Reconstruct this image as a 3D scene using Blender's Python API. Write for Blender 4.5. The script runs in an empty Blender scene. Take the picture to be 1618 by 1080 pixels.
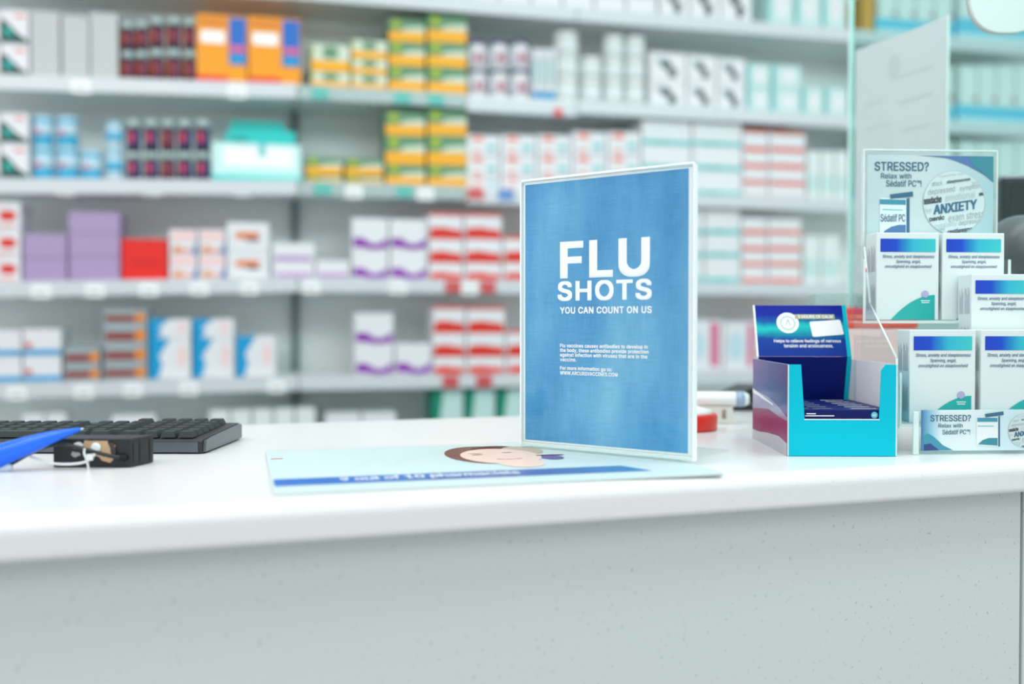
import bpy, bmesh, math, random
import numpy as np
from mathutils.geometry import delaunay_2d_cdt
from mathutils import Vector, Matrix
random.seed(4)
R = math.radians
scn = bpy.context.scene
COL = scn.collection

# ------------------------------------------------------------------ camera, world, lights, exposure
FOC = 1573.0                     # focal length in pixels of the 1618 x 1080 frame (35 mm)
CT = 0.95                        # counter top height
CAMZ = CT + 0.14
YAW, PITCH = R(-14.0), R(1.09)
cd = bpy.data.cameras.new('camera')
cam = bpy.data.objects.new('camera', cd)
COL.objects.link(cam)
cam.location = (0, 0, CAMZ)
cam.rotation_euler = (R(90) - PITCH, 0, YAW)
cd.sensor_width = 36.0
cd.lens = FOC * 36.0 / 1618.0
cd.clip_start = 0.02
cd.dof.use_dof = True
cd.dof.focus_distance = 1.09
cd.dof.aperture_fstop = 1.9
scn.camera = cam

w = bpy.data.worlds.new('world'); scn.world = w
w.use_nodes = True
wn, wl = w.node_tree.nodes, w.node_tree.links
wt_ = wn.new('ShaderNodeTexCoord'); ws = wn.new('ShaderNodeSeparateXYZ'); wm_ = wn.new('ShaderNodeMapRange'); wr = wn.new('ShaderNodeValToRGB')
wm_.inputs['From Min'].default_value = -1.0; wm_.inputs['From Max'].default_value = 1.0
wl.new(wt_.outputs['Generated'], ws.inputs[0]); wl.new(ws.outputs['Z'], wm_.inputs['Value']); wl.new(wm_.outputs[0], wr.inputs['Fac'])
# ambient fill brightest at the horizon to lift upright fronts, dimmer above, darkest below
we = wr.color_ramp.elements
we[0].position = 0.25; we[0].color = (0.64, 0.65, 0.66, 1); we[1].position = 0.85; we[1].color = (0.89, 0.91, 0.92, 1)
wq = we.new(0.5); wq.color = (0.97, 0.972, 0.985, 1)
wl.new(wr.outputs['Color'], wn['Background'].inputs[0])
wn['Background'].inputs[1].default_value = 0.95

def area_light(name, loc, sx, sy, power, rot=(0, 0, 0), col=(1, 1, 1)):
    l = bpy.data.lights.new(name, 'AREA'); l.shape = 'RECTANGLE'
    l.size = sx; l.size_y = sy; l.energy = power; l.color = col
    o = bpy.data.objects.new(name, l); COL.objects.link(o)
    o.location = loc; o.rotation_euler = rot
    return o
# two added fills aimed at the shelves, then ceiling panels over counter and customers
area_light('shelf_fill', (-1.3, 0.35, 2.4), 2.2, 0.5, 19, (R(68), 0, 0), (1.0, 0.985, 1.0))
area_light('shelf_fill', (1.7, 0.35, 2.4), 2.6, 0.5, 21, (R(68), 0, 0), (0.56, 1.0, 0.95))  # mint fill added to tint the right-hand shelves
area_light('ceiling_panel_counter', (0.5, 0.95, 2.75), 3.2, 0.6, 17)
area_light('ceiling_panel_shop', (0.2, -1.8, 2.9), 4.0, 1.4, 22, (R(28), 0, 0))

scn.view_settings.view_transform = 'Standard'
scn.view_settings.look = 'None'
scn.view_settings.exposure = -0.03
scn.view_settings.gamma = 1.0
scn.view_settings.use_curve_mapping = False
scn.cycles.use_denoising = True
scn.cycles.max_bounces = 12
scn.cycles.diffuse_bounces = 7
scn.cycles.transparent_max_bounces = 24
scn.cycles.caustics_reflective = False
scn.cycles.caustics_refractive = False

# ------------------------------------------------------------------ pixel rays
CM = cam.rotation_euler.to_matrix()
EYE = Vector((0, 0, CAMZ))
def ray(px, py): return CM @ Vector(((px - 809) / FOC, -(py - 540) / FOC, -1.0))
def at_z(px, py, z):
    d = ray(px, py); return EYE + d * ((z - EYE.z) / d.z)
def at_y(px, py, y):
    d = ray(px, py); return EYE + d * (y / d.y)
def at_depth(px, py, dep): return EYE + ray(px, py) * dep      # distance along the view axis
class Frame:
    """A place on the counter: origin, turn about z; local y points away from the customer."""
    def __init__(s, o, rot): s.o = Vector(o); s.rot = rot; s.m = Matrix.Translation(s.o) @ Matrix.Rotation(rot, 4, 'Z'); s.i = s.m.inverted()
    def on_y(s, px, py, y):
        e = s.i @ EYE; d = s.i.to_3x3() @ ray(px, py)
        p = e + d * ((y - e.y) / d.y); return p.x, p.z
    def on_z(s, px, py, z):
        e = s.i @ EYE; d = s.i.to_3x3() @ ray(px, py)
        p = e + d * ((z - e.z) / d.z); return p.x, p.y

# ------------------------------------------------------------------ materials
def lin(c):
    c = c / 255.0
    return c / 12.92 if c <= 0.04045 else ((c + 0.055) / 1.055) ** 2.4
def rgb(t): return (lin(t[0]), lin(t[1]), lin(t[2]), 1.0)
MATS = {}
def mat(name, c, rough=0.5, spec=0.5, metal=0.0, coat=0.0):
    if name in MATS: return MATS[name]
    m = bpy.data.materials.new(name); m.use_nodes = True
    b = m.node_tree.nodes['Principled BSDF']
    b.inputs['Base Color'].default_value = rgb(c)
    b.inputs['Roughness'].default_value = rough
    b.inputs['Specular IOR Level'].default_value = spec
    b.inputs['Metallic'].default_value = metal
    b.inputs['Coat Weight'].default_value = coat
    MATS[name] = m
    return m
def nodes(m): return m.node_tree.nodes, m.node_tree.links, m.node_tree.nodes['Principled BSDF']
def grain(m, c1, c2, scale=900.0, lo=0.62, hi=0.72, detail=2.0):
    n, l, b = nodes(m)
    t = n.new('ShaderNodeTexCoord'); x = n.new('ShaderNodeTexNoise'); r = n.new('ShaderNodeValToRGB')
    x.inputs['Scale'].default_value = scale; x.inputs['Detail'].default_value = detail
    r.color_ramp.elements[0].position = lo; r.color_ramp.elements[0].color = rgb(c1)
    r.color_ramp.elements[1].position = hi; r.color_ramp.elements[1].color = rgb(c2)
    l.new(t.outputs['Object'], x.inputs['Vector']); l.new(x.outputs['Fac'], r.inputs['Fac']); l.new(r.outputs['Color'], b.inputs['Base Color'])
    return m
def gradient(name, stops, x0, x1, axis=0, rough=0.4):
    """A printed colour run along a thing's own axis."""
    m = mat(name, (255, 255, 255), rough)
    n, l, b = nodes(m)
    t = n.new('ShaderNodeTexCoord'); s = n.new('ShaderNodeSeparateXYZ'); mr = n.new('ShaderNodeMapRange'); r = n.new('ShaderNodeValToRGB')
    mr.inputs['From Min'].default_value = x0; mr.inputs['From Max'].default_value = x1
    e = r.color_ramp.elements
    e[0].position = stops[0][0]; e[0].color = rgb(stops[0][1]); e[1].position = stops[-1][0]; e[1].color = rgb(stops[-1][1])
    for p, c in stops[1:-1]:
        q = e.new(p); q.color = rgb(c)
    l.new(t.outputs['Object'], s.inputs[0]); l.new(s.outputs[axis], mr.inputs['Value']); l.new(mr.outputs[0], r.inputs['Fac']); l.new(r.outputs['Color'], b.inputs['Base Color']); b.inputs['Specular IOR Level'].default_value = 0.3
    return m
def clear(name, tint=(252, 254, 254), ior=1.49, rough=0.02, haze=0.0, hazecol=(235, 245, 245)):
    """Clear sheet plastic or glass: lets light through and mirrors at its surface."""
    if name in MATS: return MATS[name]
    m = bpy.data.materials.new(name); m.use_nodes = True
    n, l = m.node_tree.nodes, m.node_tree.links
    n.remove(n['Principled BSDF'])
    out = n['Material Output']
    tr = n.new('ShaderNodeBsdfTransparent'); tr.inputs[0].default_value = rgb(tint)
    gl = n.new('ShaderNodeBsdfGlossy'); gl.inputs['Roughness'].default_value = rough
    fr = n.new('ShaderNodeFresnel'); fr.inputs['IOR'].default_value = ior
    mx = n.new('ShaderNodeMixShader')
    ge = n.new('ShaderNodeNewGeometry'); iv = n.new('ShaderNodeMath'); iv.operation = 'SUBTRACT'; iv.inputs[0].default_value = 1.0
    ml = n.new('ShaderNodeMath'); ml.operation = 'MULTIPLY'
    l.new(ge.outputs['Backfacing'], iv.inputs[1]); l.new(fr.outputs[0], ml.inputs[0]); l.new(iv.outputs[0], ml.inputs[1])
    l.new(ml.outputs[0], mx.inputs[0]); l.new(gl.outputs[0], mx.inputs[2])
    if haze:
        df = n.new('ShaderNodeBsdfDiffuse'); df.inputs[0].default_value = rgb(hazecol)
        m2 = n.new('ShaderNodeMixShader'); m2.inputs[0].default_value = haze
        l.new(tr.outputs[0], m2.inputs[1]); l.new(df.outputs[0], m2.inputs[2]); l.new(m2.outputs[0], mx.inputs[1])
    else:
        l.new(tr.outputs[0], mx.inputs[1])
    l.new(mx.outputs[0], out.inputs['Surface'])
    MATS[name] = m
    return m

WHITE = mat('carton_white', (228, 229, 233), 0.45)
LETTER = mat('white_print', (248, 249, 250), 0.5)
ACRYL = clear('clear_acrylic')
ACEDGE = clear('acrylic_cut_edge', (240, 252, 249), 1.49, 0.1, 0.55, (246, 252, 251))

# ------------------------------------------------------------------ mesh helpers
class MB:
    def __init__(s): s.v = []; s.f = []; s.m = []; s.mats = []; s.sm = []
    def mi(s, m):
        if m not in s.mats: s.mats.append(m)
        return s.mats.index(m)
    def face(s, pts, m, smooth=False):
        i = len(s.v); s.v += [tuple(p) for p in pts]; s.f.append(list(range(i, i + len(pts)))); s.m.append(s.mi(m)); s.sm.append(smooth)
    def box(s, x0, x1, y0, y1, z0, z1, m, bev=0.0):
        if bev:
            return s.rbox(x0, x1, y0, y1, z0, z1, m, bev)
        i = len(s.v)
        s.v += [(x0, y0, z0), (x1, y0, z0), (x1, y1, z0), (x0, y1, z0), (x0, y0, z1), (x1, y0, z1), (x1, y1, z1), (x0, y1, z1)]
        for q in ((0, 1, 5, 4), (1, 2, 6, 5), (2, 3, 7, 6), (3, 0, 4, 7), (4, 5, 6, 7), (3, 2, 1, 0)):
            s.f.append([i + k for k in q]); s.m.append(s.mi(m)); s.sm.append(False)
        return s
    def rbox(s, x0, x1, y0, y1, z0, z1, m, r, seg=2):
        b = bmesh.new()
        bmesh.ops.create_cube(b, size=1.0)
        for v in b.verts:
            v.co = Vector((x0 + (v.co.x + .5) * (x1 - x0), y0 + (v.co.y + .5) * (y1 - y0), z0 + (v.co.z + .5) * (z1 - z0)))
        bmesh.ops.bevel(b, geom=b.edges[:], offset=r, segments=seg, profile=0.5, affect='EDGES')
        s.add(b, m); b.free(); return s
    def add(s, b, m, smooth=False):
        i = len(s.v); b.verts.index_update()
        s.v += [tuple(v.co) for v in b.verts]
        for f in b.faces:
            s.f.append([i + v.index for v in f.verts]); s.m.append(s.mi(m)); s.sm.append(smooth)
    def prism(s, poly, axis, a, b, m, smooth=False):
        """poly in the two other axes, run along axis from a to b."""
        def P(u, v, t): return {'x': (t, u, v), 'y': (u, t, v), 'z': (u, v, t)}[axis]
        i = len(s.v); n = len(poly)
        s.v += [P(u, v, a) for u, v in poly] + [P(u, v, b) for u, v in poly]
        k = s.mi(m)
        for q in range(n):
            s.f.append([i + q, i + (q + 1) % n, i + n + (q + 1) % n, i + n + q]); s.m.append(k); s.sm.append(smooth)
        s.f.append([i + q for q in range(n)][::-1]); s.m.append(k); s.sm.append(False)
        s.f.append([i + n + q for q in range(n)]); s.m.append(k); s.sm.append(False)
        return s
    def lathe(s, prof, m, seg=20, c=(0, 0, 0), axis='z'):
        i = len(s.v); n = len(prof); k = s.mi(m)
        for r, h in prof:
            for q in range(seg):
                t = 2 * math.pi * q / seg
                x, y = r * math.cos(t), r * math.sin(t)
                p = {'z': (x, y, h), 'x': (h, x, y), 'y': (x, h, y)}[axis]
                s.v.append((p[0] + c[0], p[1] + c[1], p[2] + c[2]))
        for a in range(n - 1):
            for q in range(seg):
                s.f.append([i + a * seg + q, i + a * seg + (q + 1) % seg, i + (a + 1) * seg + (q + 1) % seg, i + (a + 1) * seg + q]); s.m.append(k); s.sm.append(True)
        s.f.append([i + q for q in range(seg)][::-1]); s.m.append(k); s.sm.append(False)
        s.f.append([i + (n - 1) * seg + q for q in range(seg)]); s.m.append(k); s.sm.append(False)
        return s
    def tube(s, pts, r, m, seg=8):
        pts = [Vector(p) for p in pts]; i = len(s.v); k = s.mi(m); n = len(pts)
        up = Vector((0, 0, 1))
        for j, p in enumerate(pts):
            t = (pts[min(j + 1, n - 1)] - pts[max(j - 1, 0)]).normalized()
            a = t.cross(up)
            if a.length < 1e-4: a = t.cross(Vector((1, 0, 0)))
            a.normalize(); b = t.cross(a)
            rr = r[j] if isinstance(r, (list, tuple)) else r
            for q in range(seg):
                g = 2 * math.pi * q / seg
                s.v.append(tuple(p + a * (rr * math.cos(g)) + b * (rr * math.sin(g))))
        for j in range(n - 1):
            for q in range(seg):
                s.f.append([i + j * seg + q, i + j * seg + (q + 1) % seg, i + (j + 1) * seg + (q + 1) % seg, i + (j + 1) * seg + q]); s.m.append(k); s.sm.append(True)
        s.f.append([i + q for q in range(seg)][::-1]); s.m.append(k); s.sm.append(False)
        s.f.append([i + (n - 1) * seg + q for q in range(seg)]); s.m.append(k); s.sm.append(False)
        return s
    def mesh(s, name):
        me = bpy.data.meshes.new(name)
        me.from_pydata(s.v, [], s.f)
        for m in s.mats: me.materials.append(m)
        me.polygons.foreach_set('material_index', s.m)
        me.polygons.foreach_set('use_smooth', s.sm)
        b = bmesh.new(); b.from_mesh(me); bmesh.ops.recalc_face_normals(b, faces=b.faces[:]); b.to_mesh(me); b.free()
        me.update()
        return me
    def build(s, name, parent=None):
        return link(name, s.mesh(name), parent)
def link(name, data, parent=None):
    o = bpy.data.objects.new(name, data); COL.objects.link(o)
    if parent: o.parent = parent
    return o
def empty(name, loc=(0, 0, 0), rz=0.0):
    o = link(name, None); o.location = loc; o.rotation_euler = (0, 0, rz); o.empty_display_size = 0.03
    return o
def tag(o, label, cat, group=None, kind=None):
    o['label'] = label; o['category'] = cat
    if group: o['group'] = group
    if kind: o['kind'] = kind
    return o
def struct(o): o['kind'] = 'structure'; return o
def arc(cx, cy, r, a0, a1, n): return [(cx + r * math.cos(R(a0 + (a1 - a0) * k / n)), cy + r * math.sin(R(a0 + (a1 - a0) * k / n))) for k in range(n + 1)]
def spline(pts, n=8):
    P = [Vector(p) for p in pts]; out = []
    for i in range(len(P) - 1):
        p0, p1, p2, p3 = P[max(i - 1, 0)], P[i], P[i + 1], P[min(i + 2, len(P) - 1)]
        for k in range(n):
            t = k / n
            out.append(0.5 * ((2 * p1) + (p2 - p0) * t + (2 * p0 - 5 * p1 + 4 * p2 - p3) * t * t + (3 * p1 - p0 - 3 * p2 + p3) * t ** 3))
    return out + [P[-1]]

# lettering: text set in Blender's own font, fitted to a rectangle, as a flat mesh
import os
FONT = None
try:
    FONT = bpy.data.fonts.load(os.path.join(bpy.utils.system_resource('DATAFILES'), 'fonts', 'Inter.woff2'))
except Exception:
    FONT = None
def text_mesh(body, x0, x1, z0, z1, shear=0.0, keep=False, res=2, spacing=1.0):
    c = bpy.data.curves.new('lettering', 'FONT'); c.body = body; c.size = 1.0
    if FONT: c.font = FONT
    c.resolution_u = res; c.shear = shear; c.fill_mode = 'NONE'; c.space_character = spacing
    o = bpy.data.objects.new('lettering', c); me = bpy.data.meshes.new_from_object(o)
    bpy.data.objects.remove(o); bpy.data.curves.remove(c)
    P = np.array([v.co[:2] for v in me.vertices]); E = np.array([e.vertices[:] for e in me.edges])
    bpy.data.meshes.remove(me)
    # outlines to faces: triangulate, keep what winds round an outline
    V, _, T = delaunay_2d_cdt([Vector(p) for p in P], [tuple(int(q) for q in e) for e in E], [], 0, 1e-6)[:3]
    V = np.array([v[:] for v in V]); T = np.array([t[:3] for t in T])
    ce = V[T].mean(axis=1); wn_ = np.zeros(len(T), int)
    A, B = P[E[:, 0]], P[E[:, 1]]
    for k in range(len(T)):
        x, y = ce[k]
        up = (A[:, 1] <= y) & (B[:, 1] > y); dn = (A[:, 1] > y) & (B[:, 1] <= y)
        left = (B[:, 0] - A[:, 0]) * (y - A[:, 1]) - (x - A[:, 0]) * (B[:, 1] - A[:, 1])
        wn_[k] = int((up & (left > 0)).sum() - (dn & (left < 0)).sum())
    T = T[wn_ != 0]
    (ax, ay), (bx, by) = P.min(axis=0), P.max(axis=0)
    sx = (x1 - x0) / (bx - ax); sy = (z1 - z0) / (by - ay)
    out = [((float(p[0]) - ax) * sx + x0, (float(p[1]) - ay) * sy + z0) for p in V]
    return out, [[int(q) for q in t] for t in T]
def text_into(mb, m, P, body, x0, x1, z0, z1, warp=None, **k):
    """P maps (x, z) of the print to a point of the thing."""
    bold = k.pop('bold', 0.0)
    h = (z1 - z0) * bold; xo = (x1 - x0) * 0; 
    if bold:
        # heavier strokes: the same letters laid over themselves, nudged sideways and up
        vs, fs = [], []
        a, fa = text_mesh(body, x0 + h, x1 - h, z0 + h * .7, z1 - h * .7, **k)
        for dx, dz in ((-1, -1), (1, -1), (-1, 1), (1, 1), (0, 0)):
            n0 = len(vs); vs += [(x + dx * h, z + dz * h * .7) for x, z in a]; fs += [[n0 + q for q in f] for f in fa]
    else: vs, fs = text_mesh(body, x0, x1, z0, z1, **k)
    if warp: vs = [warp(*v) for v in vs]
    i = len(mb.v); q = mb.mi(m)
    o0 = Vector(P(0, 0)); nv = (Vector(P(1, 0)) - o0).cross(Vector(P(0, 1)) - o0).normalized() * 0.00003
    per = max(1, len(vs) // 5) if bold else len(vs) + 1
    mb.v += [tuple(Vector(P(x, z)) + nv * (j // per)) for j, (x, z) in enumerate(vs)]
    for f in fs: mb.f.append([i + j for j in f]); mb.m.append(q); mb.sm.append(False)

# ------------------------------------------------------------------ the setting
YF = 3.0                                        # front of the shelves
YB = YF + 0.28
b = MB(); b.box(-4, 6, -3, 6, -0.05, 0, mat('floor_vinyl', (170, 178, 178), 0.35)); struct(b.build('floor'))
wm = grain(mat('wall_paint', (205, 214, 213), 0.7), (200, 210, 209), (210, 218, 217), 40, 0.3, 0.7)
b = MB(); b.box(-4, 6, YB + 0.06, YB + 0.16, 0, 2.9, wm); struct(b.build('wall_back'))

# ------------------------------------------------------------------ shelving
SHELF = mat('shelf_white_metal', (236, 240, 240), 0.4)
RAIL = mat('price_rail_white', (208, 213, 218), 0.35)
RAILG = mat('price_rail_grey', (168, 186, 184), 0.35)
BACK = mat('shelf_back_panel', (236, 242, 241), 0.55)
UPR = mat('upright_grey', (104, 124, 126), 0.4)
RH = 0.040
BX = [at_y(px, 450, YF).x for px in (-190, 471, 910, 1347, 1800)]
# underside of each price rail, read in the photograph: (height at the bay's left, at its right)
zr = {k: at_y(900, y, YF).z for k, y in zip('ZABCD', (33, 179, 321, 464, 609))}
zr['E'] = zr['D'] - 0.285
zr['Y'] = zr['Z'] + 0.285
xl0 = at_y(0, 300, YF).x
zl = {k: at_y(0, y, YF).z for k, y in zip('ZABCD', (-23, 142, 306, 469, 629))}
zl['E'] = zl['D'] - 0.285; zl['Y'] = zl['Z'] + 0.285
def surf(k, X):
    """height of the shelf's top at X: the left bay hangs slightly lower at its left."""
    if X >= BX[1]: return zr[k] + RH
    return zr[k] + (zl[k] - zr[k]) * (BX[1] - X) / (BX[1] - xl0) + RH
SHN = {'Z': 'top shelf in view', 'A': 'second shelf from top', 'B': 'third shelf from top', 'C': 'fourth shelf from top', 'D': 'fifth shelf from top', 'E': 'lowest shelf'}
BAYN = ['leftmost white shelving bay holding dark bottles and lilac boxes', 'white shelving bay holding the yellow and green cartons', 'white shelving bay behind the blue sign holding white tubs', 'white shelving bay seen through the clear screen with blue trays']
for i in range(4):
    x0, x1 = BX[i], BX[i + 1]
    u = empty('shelving_unit', ((x0 + x1) / 2, YF + 0.2, 0)); tag(u, BAYN[i], 'shelves', 'white pharmacy shelving bays')
    ox, oy = u.location.x, u.location.y
    b = MB(); b.box(x0 - ox, x1 - ox, YB - oy, YB + 0.02 - oy, 0.0, 2.45, BACK); b.build('back_panel', u)
    for xx in ((x0,) if i < 2 else ()):
        b = MB(); b.box(xx - ox - 0.011, xx - ox + 0.011, YB - oy - 0.025, YB - oy - 0.001, 0, 2.45, UPR); b.build('upright', u)
    for k in 'YZABCDE':
        za, zb = surf(k, x0 + 1e-6), surf(k, x1 - 1e-6)
        if i == 0: zb = surf(k, x1)
        b = MB(); t = 0.026; y0, y1 = YF - oy + 0.004, YB - oy - 0.026
        a0, a1 = x0 - ox + 0.002, x1 - ox - 0.002
        b.v += [(a0, y0, za - t), (a1, y0, zb - t), (a1, y1, zb - t), (a0, y1, za - t), (a0, y0, za), (a1, y0, zb), (a1, y1, zb), (a0, y1, za)]
        for q in ((0, 1, 5, 4), (1, 2, 6, 5), (2, 3, 7, 6), (3, 0, 4, 7), (4, 5, 6, 7), (3, 2, 1, 0)): b.f.append(list(q)); b.m.append(b.mi(SHELF)); b.sm.append(False)
        s = b.build('shelf', u)
        segs = [(x0, x1, RAIL)]
        xs = at_y(736, 160, YF).x
        if i == 1 and k in 'AB': segs = [(x0, xs, RAILG), (xs, x1, RAIL)]
        for p, q, m in segs:
            b = MB(); zp, zq = za + (zb - za) * (p - x0) / (x1 - x0), za + (zb - za) * (q - x0) / (x1 - x0)
            pr = 0.010 if m is RAIL else 0.004
            if p != x0: zp -= 0.010; zq -= 0.010
            A = [(p - ox + 0.002, -oy + YF - pr), (q - ox - 0.002, -oy + YF - pr), (q - ox - 0.002, -oy + YF + 0.003), (p - ox + 0.002, -oy + YF + 0.003)]
            zz = [zp, zq, zq, zp]
            b.v += [(A[j][0], A[j][1], zz[j] - RH) for j in range(4)] + [(A[j][0], A[j][1], zz[j] + 0.002) for j in range(4)]
            for g in ((0, 1, 5, 4), (1, 2, 6, 5), (2, 3, 7, 6), (3, 0, 4, 7), (4, 5, 6, 7), (3, 2, 1, 0)): b.f.append(list(g)); b.m.append(b.mi(m)); b.sm.append(False)
            b.build('price_rail', s)

# ------------------------------------------------------------------ goods on the shelves
ITEMS = []      # (object, look, shelf, column, level, levels, category, group)
NCOL = {}
def column(shelf, x0, x1, ys, maker, look, cat, inset=0.02, depth=0.14, group=None):
    """A pile between pixels x0 and x1; ys are the pixel heights from the shelf up."""
    Y = YF + inset
    xm = (x0 + x1) / 2
    X0, X1 = at_y(x0, (ys[0] + ys[-1]) / 2, Y).x, at_y(x1, (ys[0] + ys[-1]) / 2, Y).x
    zs = [at_y(xm, y, Y).z for y in ys]
    base = max(surf(shelf, X0), surf(shelf, X1)) + 0.0015
    zs[0] = base
    key = (look, shelf); NCOL[key] = NCOL.get(key, 0) + 1
    for k in range(len(ys) - 1):
        h = max(zs[k + 1] - zs[k], 0.012)
        o = maker(X1 - X0 - 0.002, min(depth, YB - 0.04 - Y), h - 0.0008)
        o.location = ((X0 + X1) / 2, Y, zs[k])
        ITEMS.append((o, look, shelf, NCOL[key], k, len(ys) - 1, cat, group))
CACHE = {}
def data_for(key, fn):
    if key not in CACHE: CACHE[key] = fn()
    return CACHE[key]
def carton(base, prints=(), top=None, name='medicine_carton', pname='front_print'):
    """A box with its front at y = 0, print on the front as its own part. prints: (material, polygon in 0..1)."""
    def make(wd, dp, h):
        b = MB(); b.box(-wd / 2, wd / 2, 0, dp, 0, h, base, min(0.0015, h * 0.1))
        o = b.build(name)
        if prints or top:
            p = MB()
            for n, (m, poly) in enumerate(prints):
                p.face([(-wd / 2 + u * wd, -0.0006 - 0.0003 * n, v * h) for u, v in poly], m)
            if top:
                p.face([(-wd / 2 + .002, .002, h + .0004), (wd / 2 - .002, .002, h + .0004), (wd / 2 - .002, dp - .002, h + .0004), (-wd / 2 + .002, dp - .002, h + .0004)], top)
            p.build(pname, o)
        return o
    return make
def rect(u0, v0, u1, v1): return [(u0, v0), (u1, v0), (u1, v1), (u0, v1)]
def oval(cu, cv, ru, rv, n=18): return [(cu + ru * math.cos(2 * math.pi * k / n), cv + rv * math.sin(2 * math.pi * k / n)) for k in range(n)]
def bottle(body, cap, label=None, mark=None, name='medicine_bottle', neck=0.72, capf=0.22, lab=(0.16, 0.62)):
    def make(wd, dp, h):
        r = wd / 2; b = MB()
        hb = h * (1 - capf)
        b.lathe([(r * .9, 0), (r, h * .03), (r, hb * .86), (r * .93, hb * .94), (r * neck, hb), (r * neck, hb + 0.001)], body, 20, (0, r, 0))
        o = b.build(name)
        c = MB(); rc = min(r * (neck + .14), r)
        c.lathe([(rc, hb), (rc, h * .985), (rc * .93, h)], cap, 20, (0, r, 0)); c.build('cap', o)
        if label:
            l = MB(); l.lathe([(r * 1.012, h * lab[0]), (r * 1.012, h * lab[1])], label, 20, (0, r, 0)); lb = l.build('label', o)
            if mark:
                g = MB()
                for a, z0, z1, wdt in mark[1]:
                    pts = []
                    for s in (-1, 0, 1):
                        t = R(-90 + a + s * wdt)
                        pts.append((r * 1.03 * math.cos(t), r + r * 1.03 * math.sin(t)))
                    for j in range(2):
                        g.face([(pts[j][0], pts[j][1], h * z0), (pts[j + 1][0], pts[j + 1][1], h * z0), (pts[j + 1][0], pts[j + 1][1], h * z1), (pts[j][0], pts[j][1], h * z1)], mark[0])
                g.build('printed_mark', lb)
        return o
    return make

def C(n, c, r=0.45):
    # printed inks are a little deeper and purer than the blurred colour in the photograph
    g = 0.3 * c[0] + 0.59 * c[1] + 0.11 * c[2]
    return mat(n, tuple(max(0, min(255, (g + (q - g) * 1.16) * 0.95)) for q in c), r, 0.35)
DKGREEN = C('print_dark_green', (38, 78, 70)); RED = C('print_red', (214, 62, 48)); PALEGREY = C('carton_grey', (202, 206, 204)); 
ORANGE = C('carton_orange', (246, 168, 40)); BLUE = C('print_blue', (42, 110, 190)); PINK = C('print_pink', (214, 110, 150)); TEAL = C('print_teal', (40, 178, 172))
YEL = C('print_yellow', (250, 186, 56)); YGREEN = C('carton_green', (108, 150, 120)); LIME = C('print_lime', (170, 190, 40)); PALE = C('print_pale', (222, 232, 214))
DKBODY = C('bottle_dark_navy', (58, 50, 70), .25); BROWN = C('label_red_brown', (148, 66, 54)); BLCAP = C('cap_pale_teal', (196, 216, 214), .35); NAVY = C('label_navy', (70, 72, 118))
LBLUE = C('pot_light_blue', (92, 188, 222), .35); PBLUE = C('label_pale_blue', (206, 230, 242)); 
LILAC = C('carton_lilac', (180, 160, 196)); SCARLET = C('carton_red', (224, 44, 38)); DKRED = C('carton_dark_red', (160, 30, 34))
PURP = C('print_purple', (138, 50, 166)); LPURP = C('print_light_purple', (190, 150, 206)); CYAN = C('print_cyan', (0, 156, 206)); 
BROWNP = C('print_brown', (140, 70, 66)); OCHRE = C('print_ochre', (226, 144, 62)); GREYB = C('carton_blue_grey', (168, 182, 186)); SALMON = C('print_salmon', (236, 130, 110)); 
MINT = C('carton_mint', (206, 234, 232)); PTEAL = C('print_pale_teal', (130, 208, 208)); DKGREY = C('print_charcoal', (70, 84, 88)); CRIM = C('print_crimson', (170, 50, 84)); DPURP = C('cap_purple', (92, 78, 130), .35)
GREENP = C('carton_sea_green', (34, 140, 116)); AQUA = C('display_aqua', (62, 214, 210)); VIO = C('cap_violet_white', (230, 230, 240), .35)
TUBW = C('tub_white', (240, 244, 243), .35)

m_green_tri = carton(WHITE, [(DKGREEN, [(0, .04), (.97, .04), (.97, .14), (.62, .30), (.35, .52), (.12, .70), (0, .66)]), (TEAL, [(.1, .3), (.42, .2), (.34, .46), (.16, .5)]), (SALMON, rect(.5, .78, .86, .86))])
m_grey = carton(PALEGREY)
m_orange = carton(ORANGE, [(SCARLET, rect(0, 0, .62, .10)), (LETTER, rect(.08, .58, .56, .76)), (OCHRE, rect(.05, .82, .58, .95)), (BLUE, rect(.64, .28, .98, .97)), (PINK, rect(.66, .46, .96, .56)), (CYAN, rect(.68, .3, .94, .42))])
def yel(style):
    if style == 0: return carton(YGREEN, [(YEL, rect(0, .0, 1, .44)), (PALE, [(.3, .44), (1, .44), (1, .7), (.5, .62)]), (LIME, oval(.2, .76, .13, .17))])
    if style == 1: return carton(YGREEN, [(YEL, rect(0, .0, 1, .40)), (PALE, rect(0, .40, 1, .96)), (YGREEN, oval(.5, .68, .22, .24)), (LIME, rect(0, .55, .07, .85))])
    return carton(YEL, [(PALE, rect(.05, .0, .6, .10))])
m_dark = bottle(DKBODY, BLCAP, BROWN, (NAVY, [(22, .2, .6, 12)]))
m_dark2 = bottle(DKBODY, BLCAP, NAVY, (SCARLET, [(-12, .28, .6, 14)]))
m_whitebot = bottle(TUBW, BLCAP, VIO)
m_purple = bottle(TUBW, DPURP, VIO, (CRIM, [(-8, .2, .6, 10), (26, .2, .6, 7)]), capf=0.12, neck=.9)
m_pot = bottle(LBLUE, mat('lid_pale_blue', (176, 220, 236), .35), PBLUE, (PINK, [(-24, .35, .5, 14)]), neck=.95, capf=0.16, lab=(.34, .74), name='vitamin_pot')
m_slimpot = bottle(PBLUE, mat('lid_pale_blue', (176, 220, 236), .35), LBLUE, neck=.95, capf=0.2, lab=(.3, .6), name='vitamin_pot')
m_tub = bottle(TUBW, TUBW, mat('label_soft_white', (226, 234, 233), .5), neck=.9, capf=0.24, lab=(.12, .66), name='pill_tub')
m_slim = carton(WHITE, [(CYAN, rect(0, 0, 1, .16)), (PTEAL, rect(.2, .3, .5, .8))])
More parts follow.
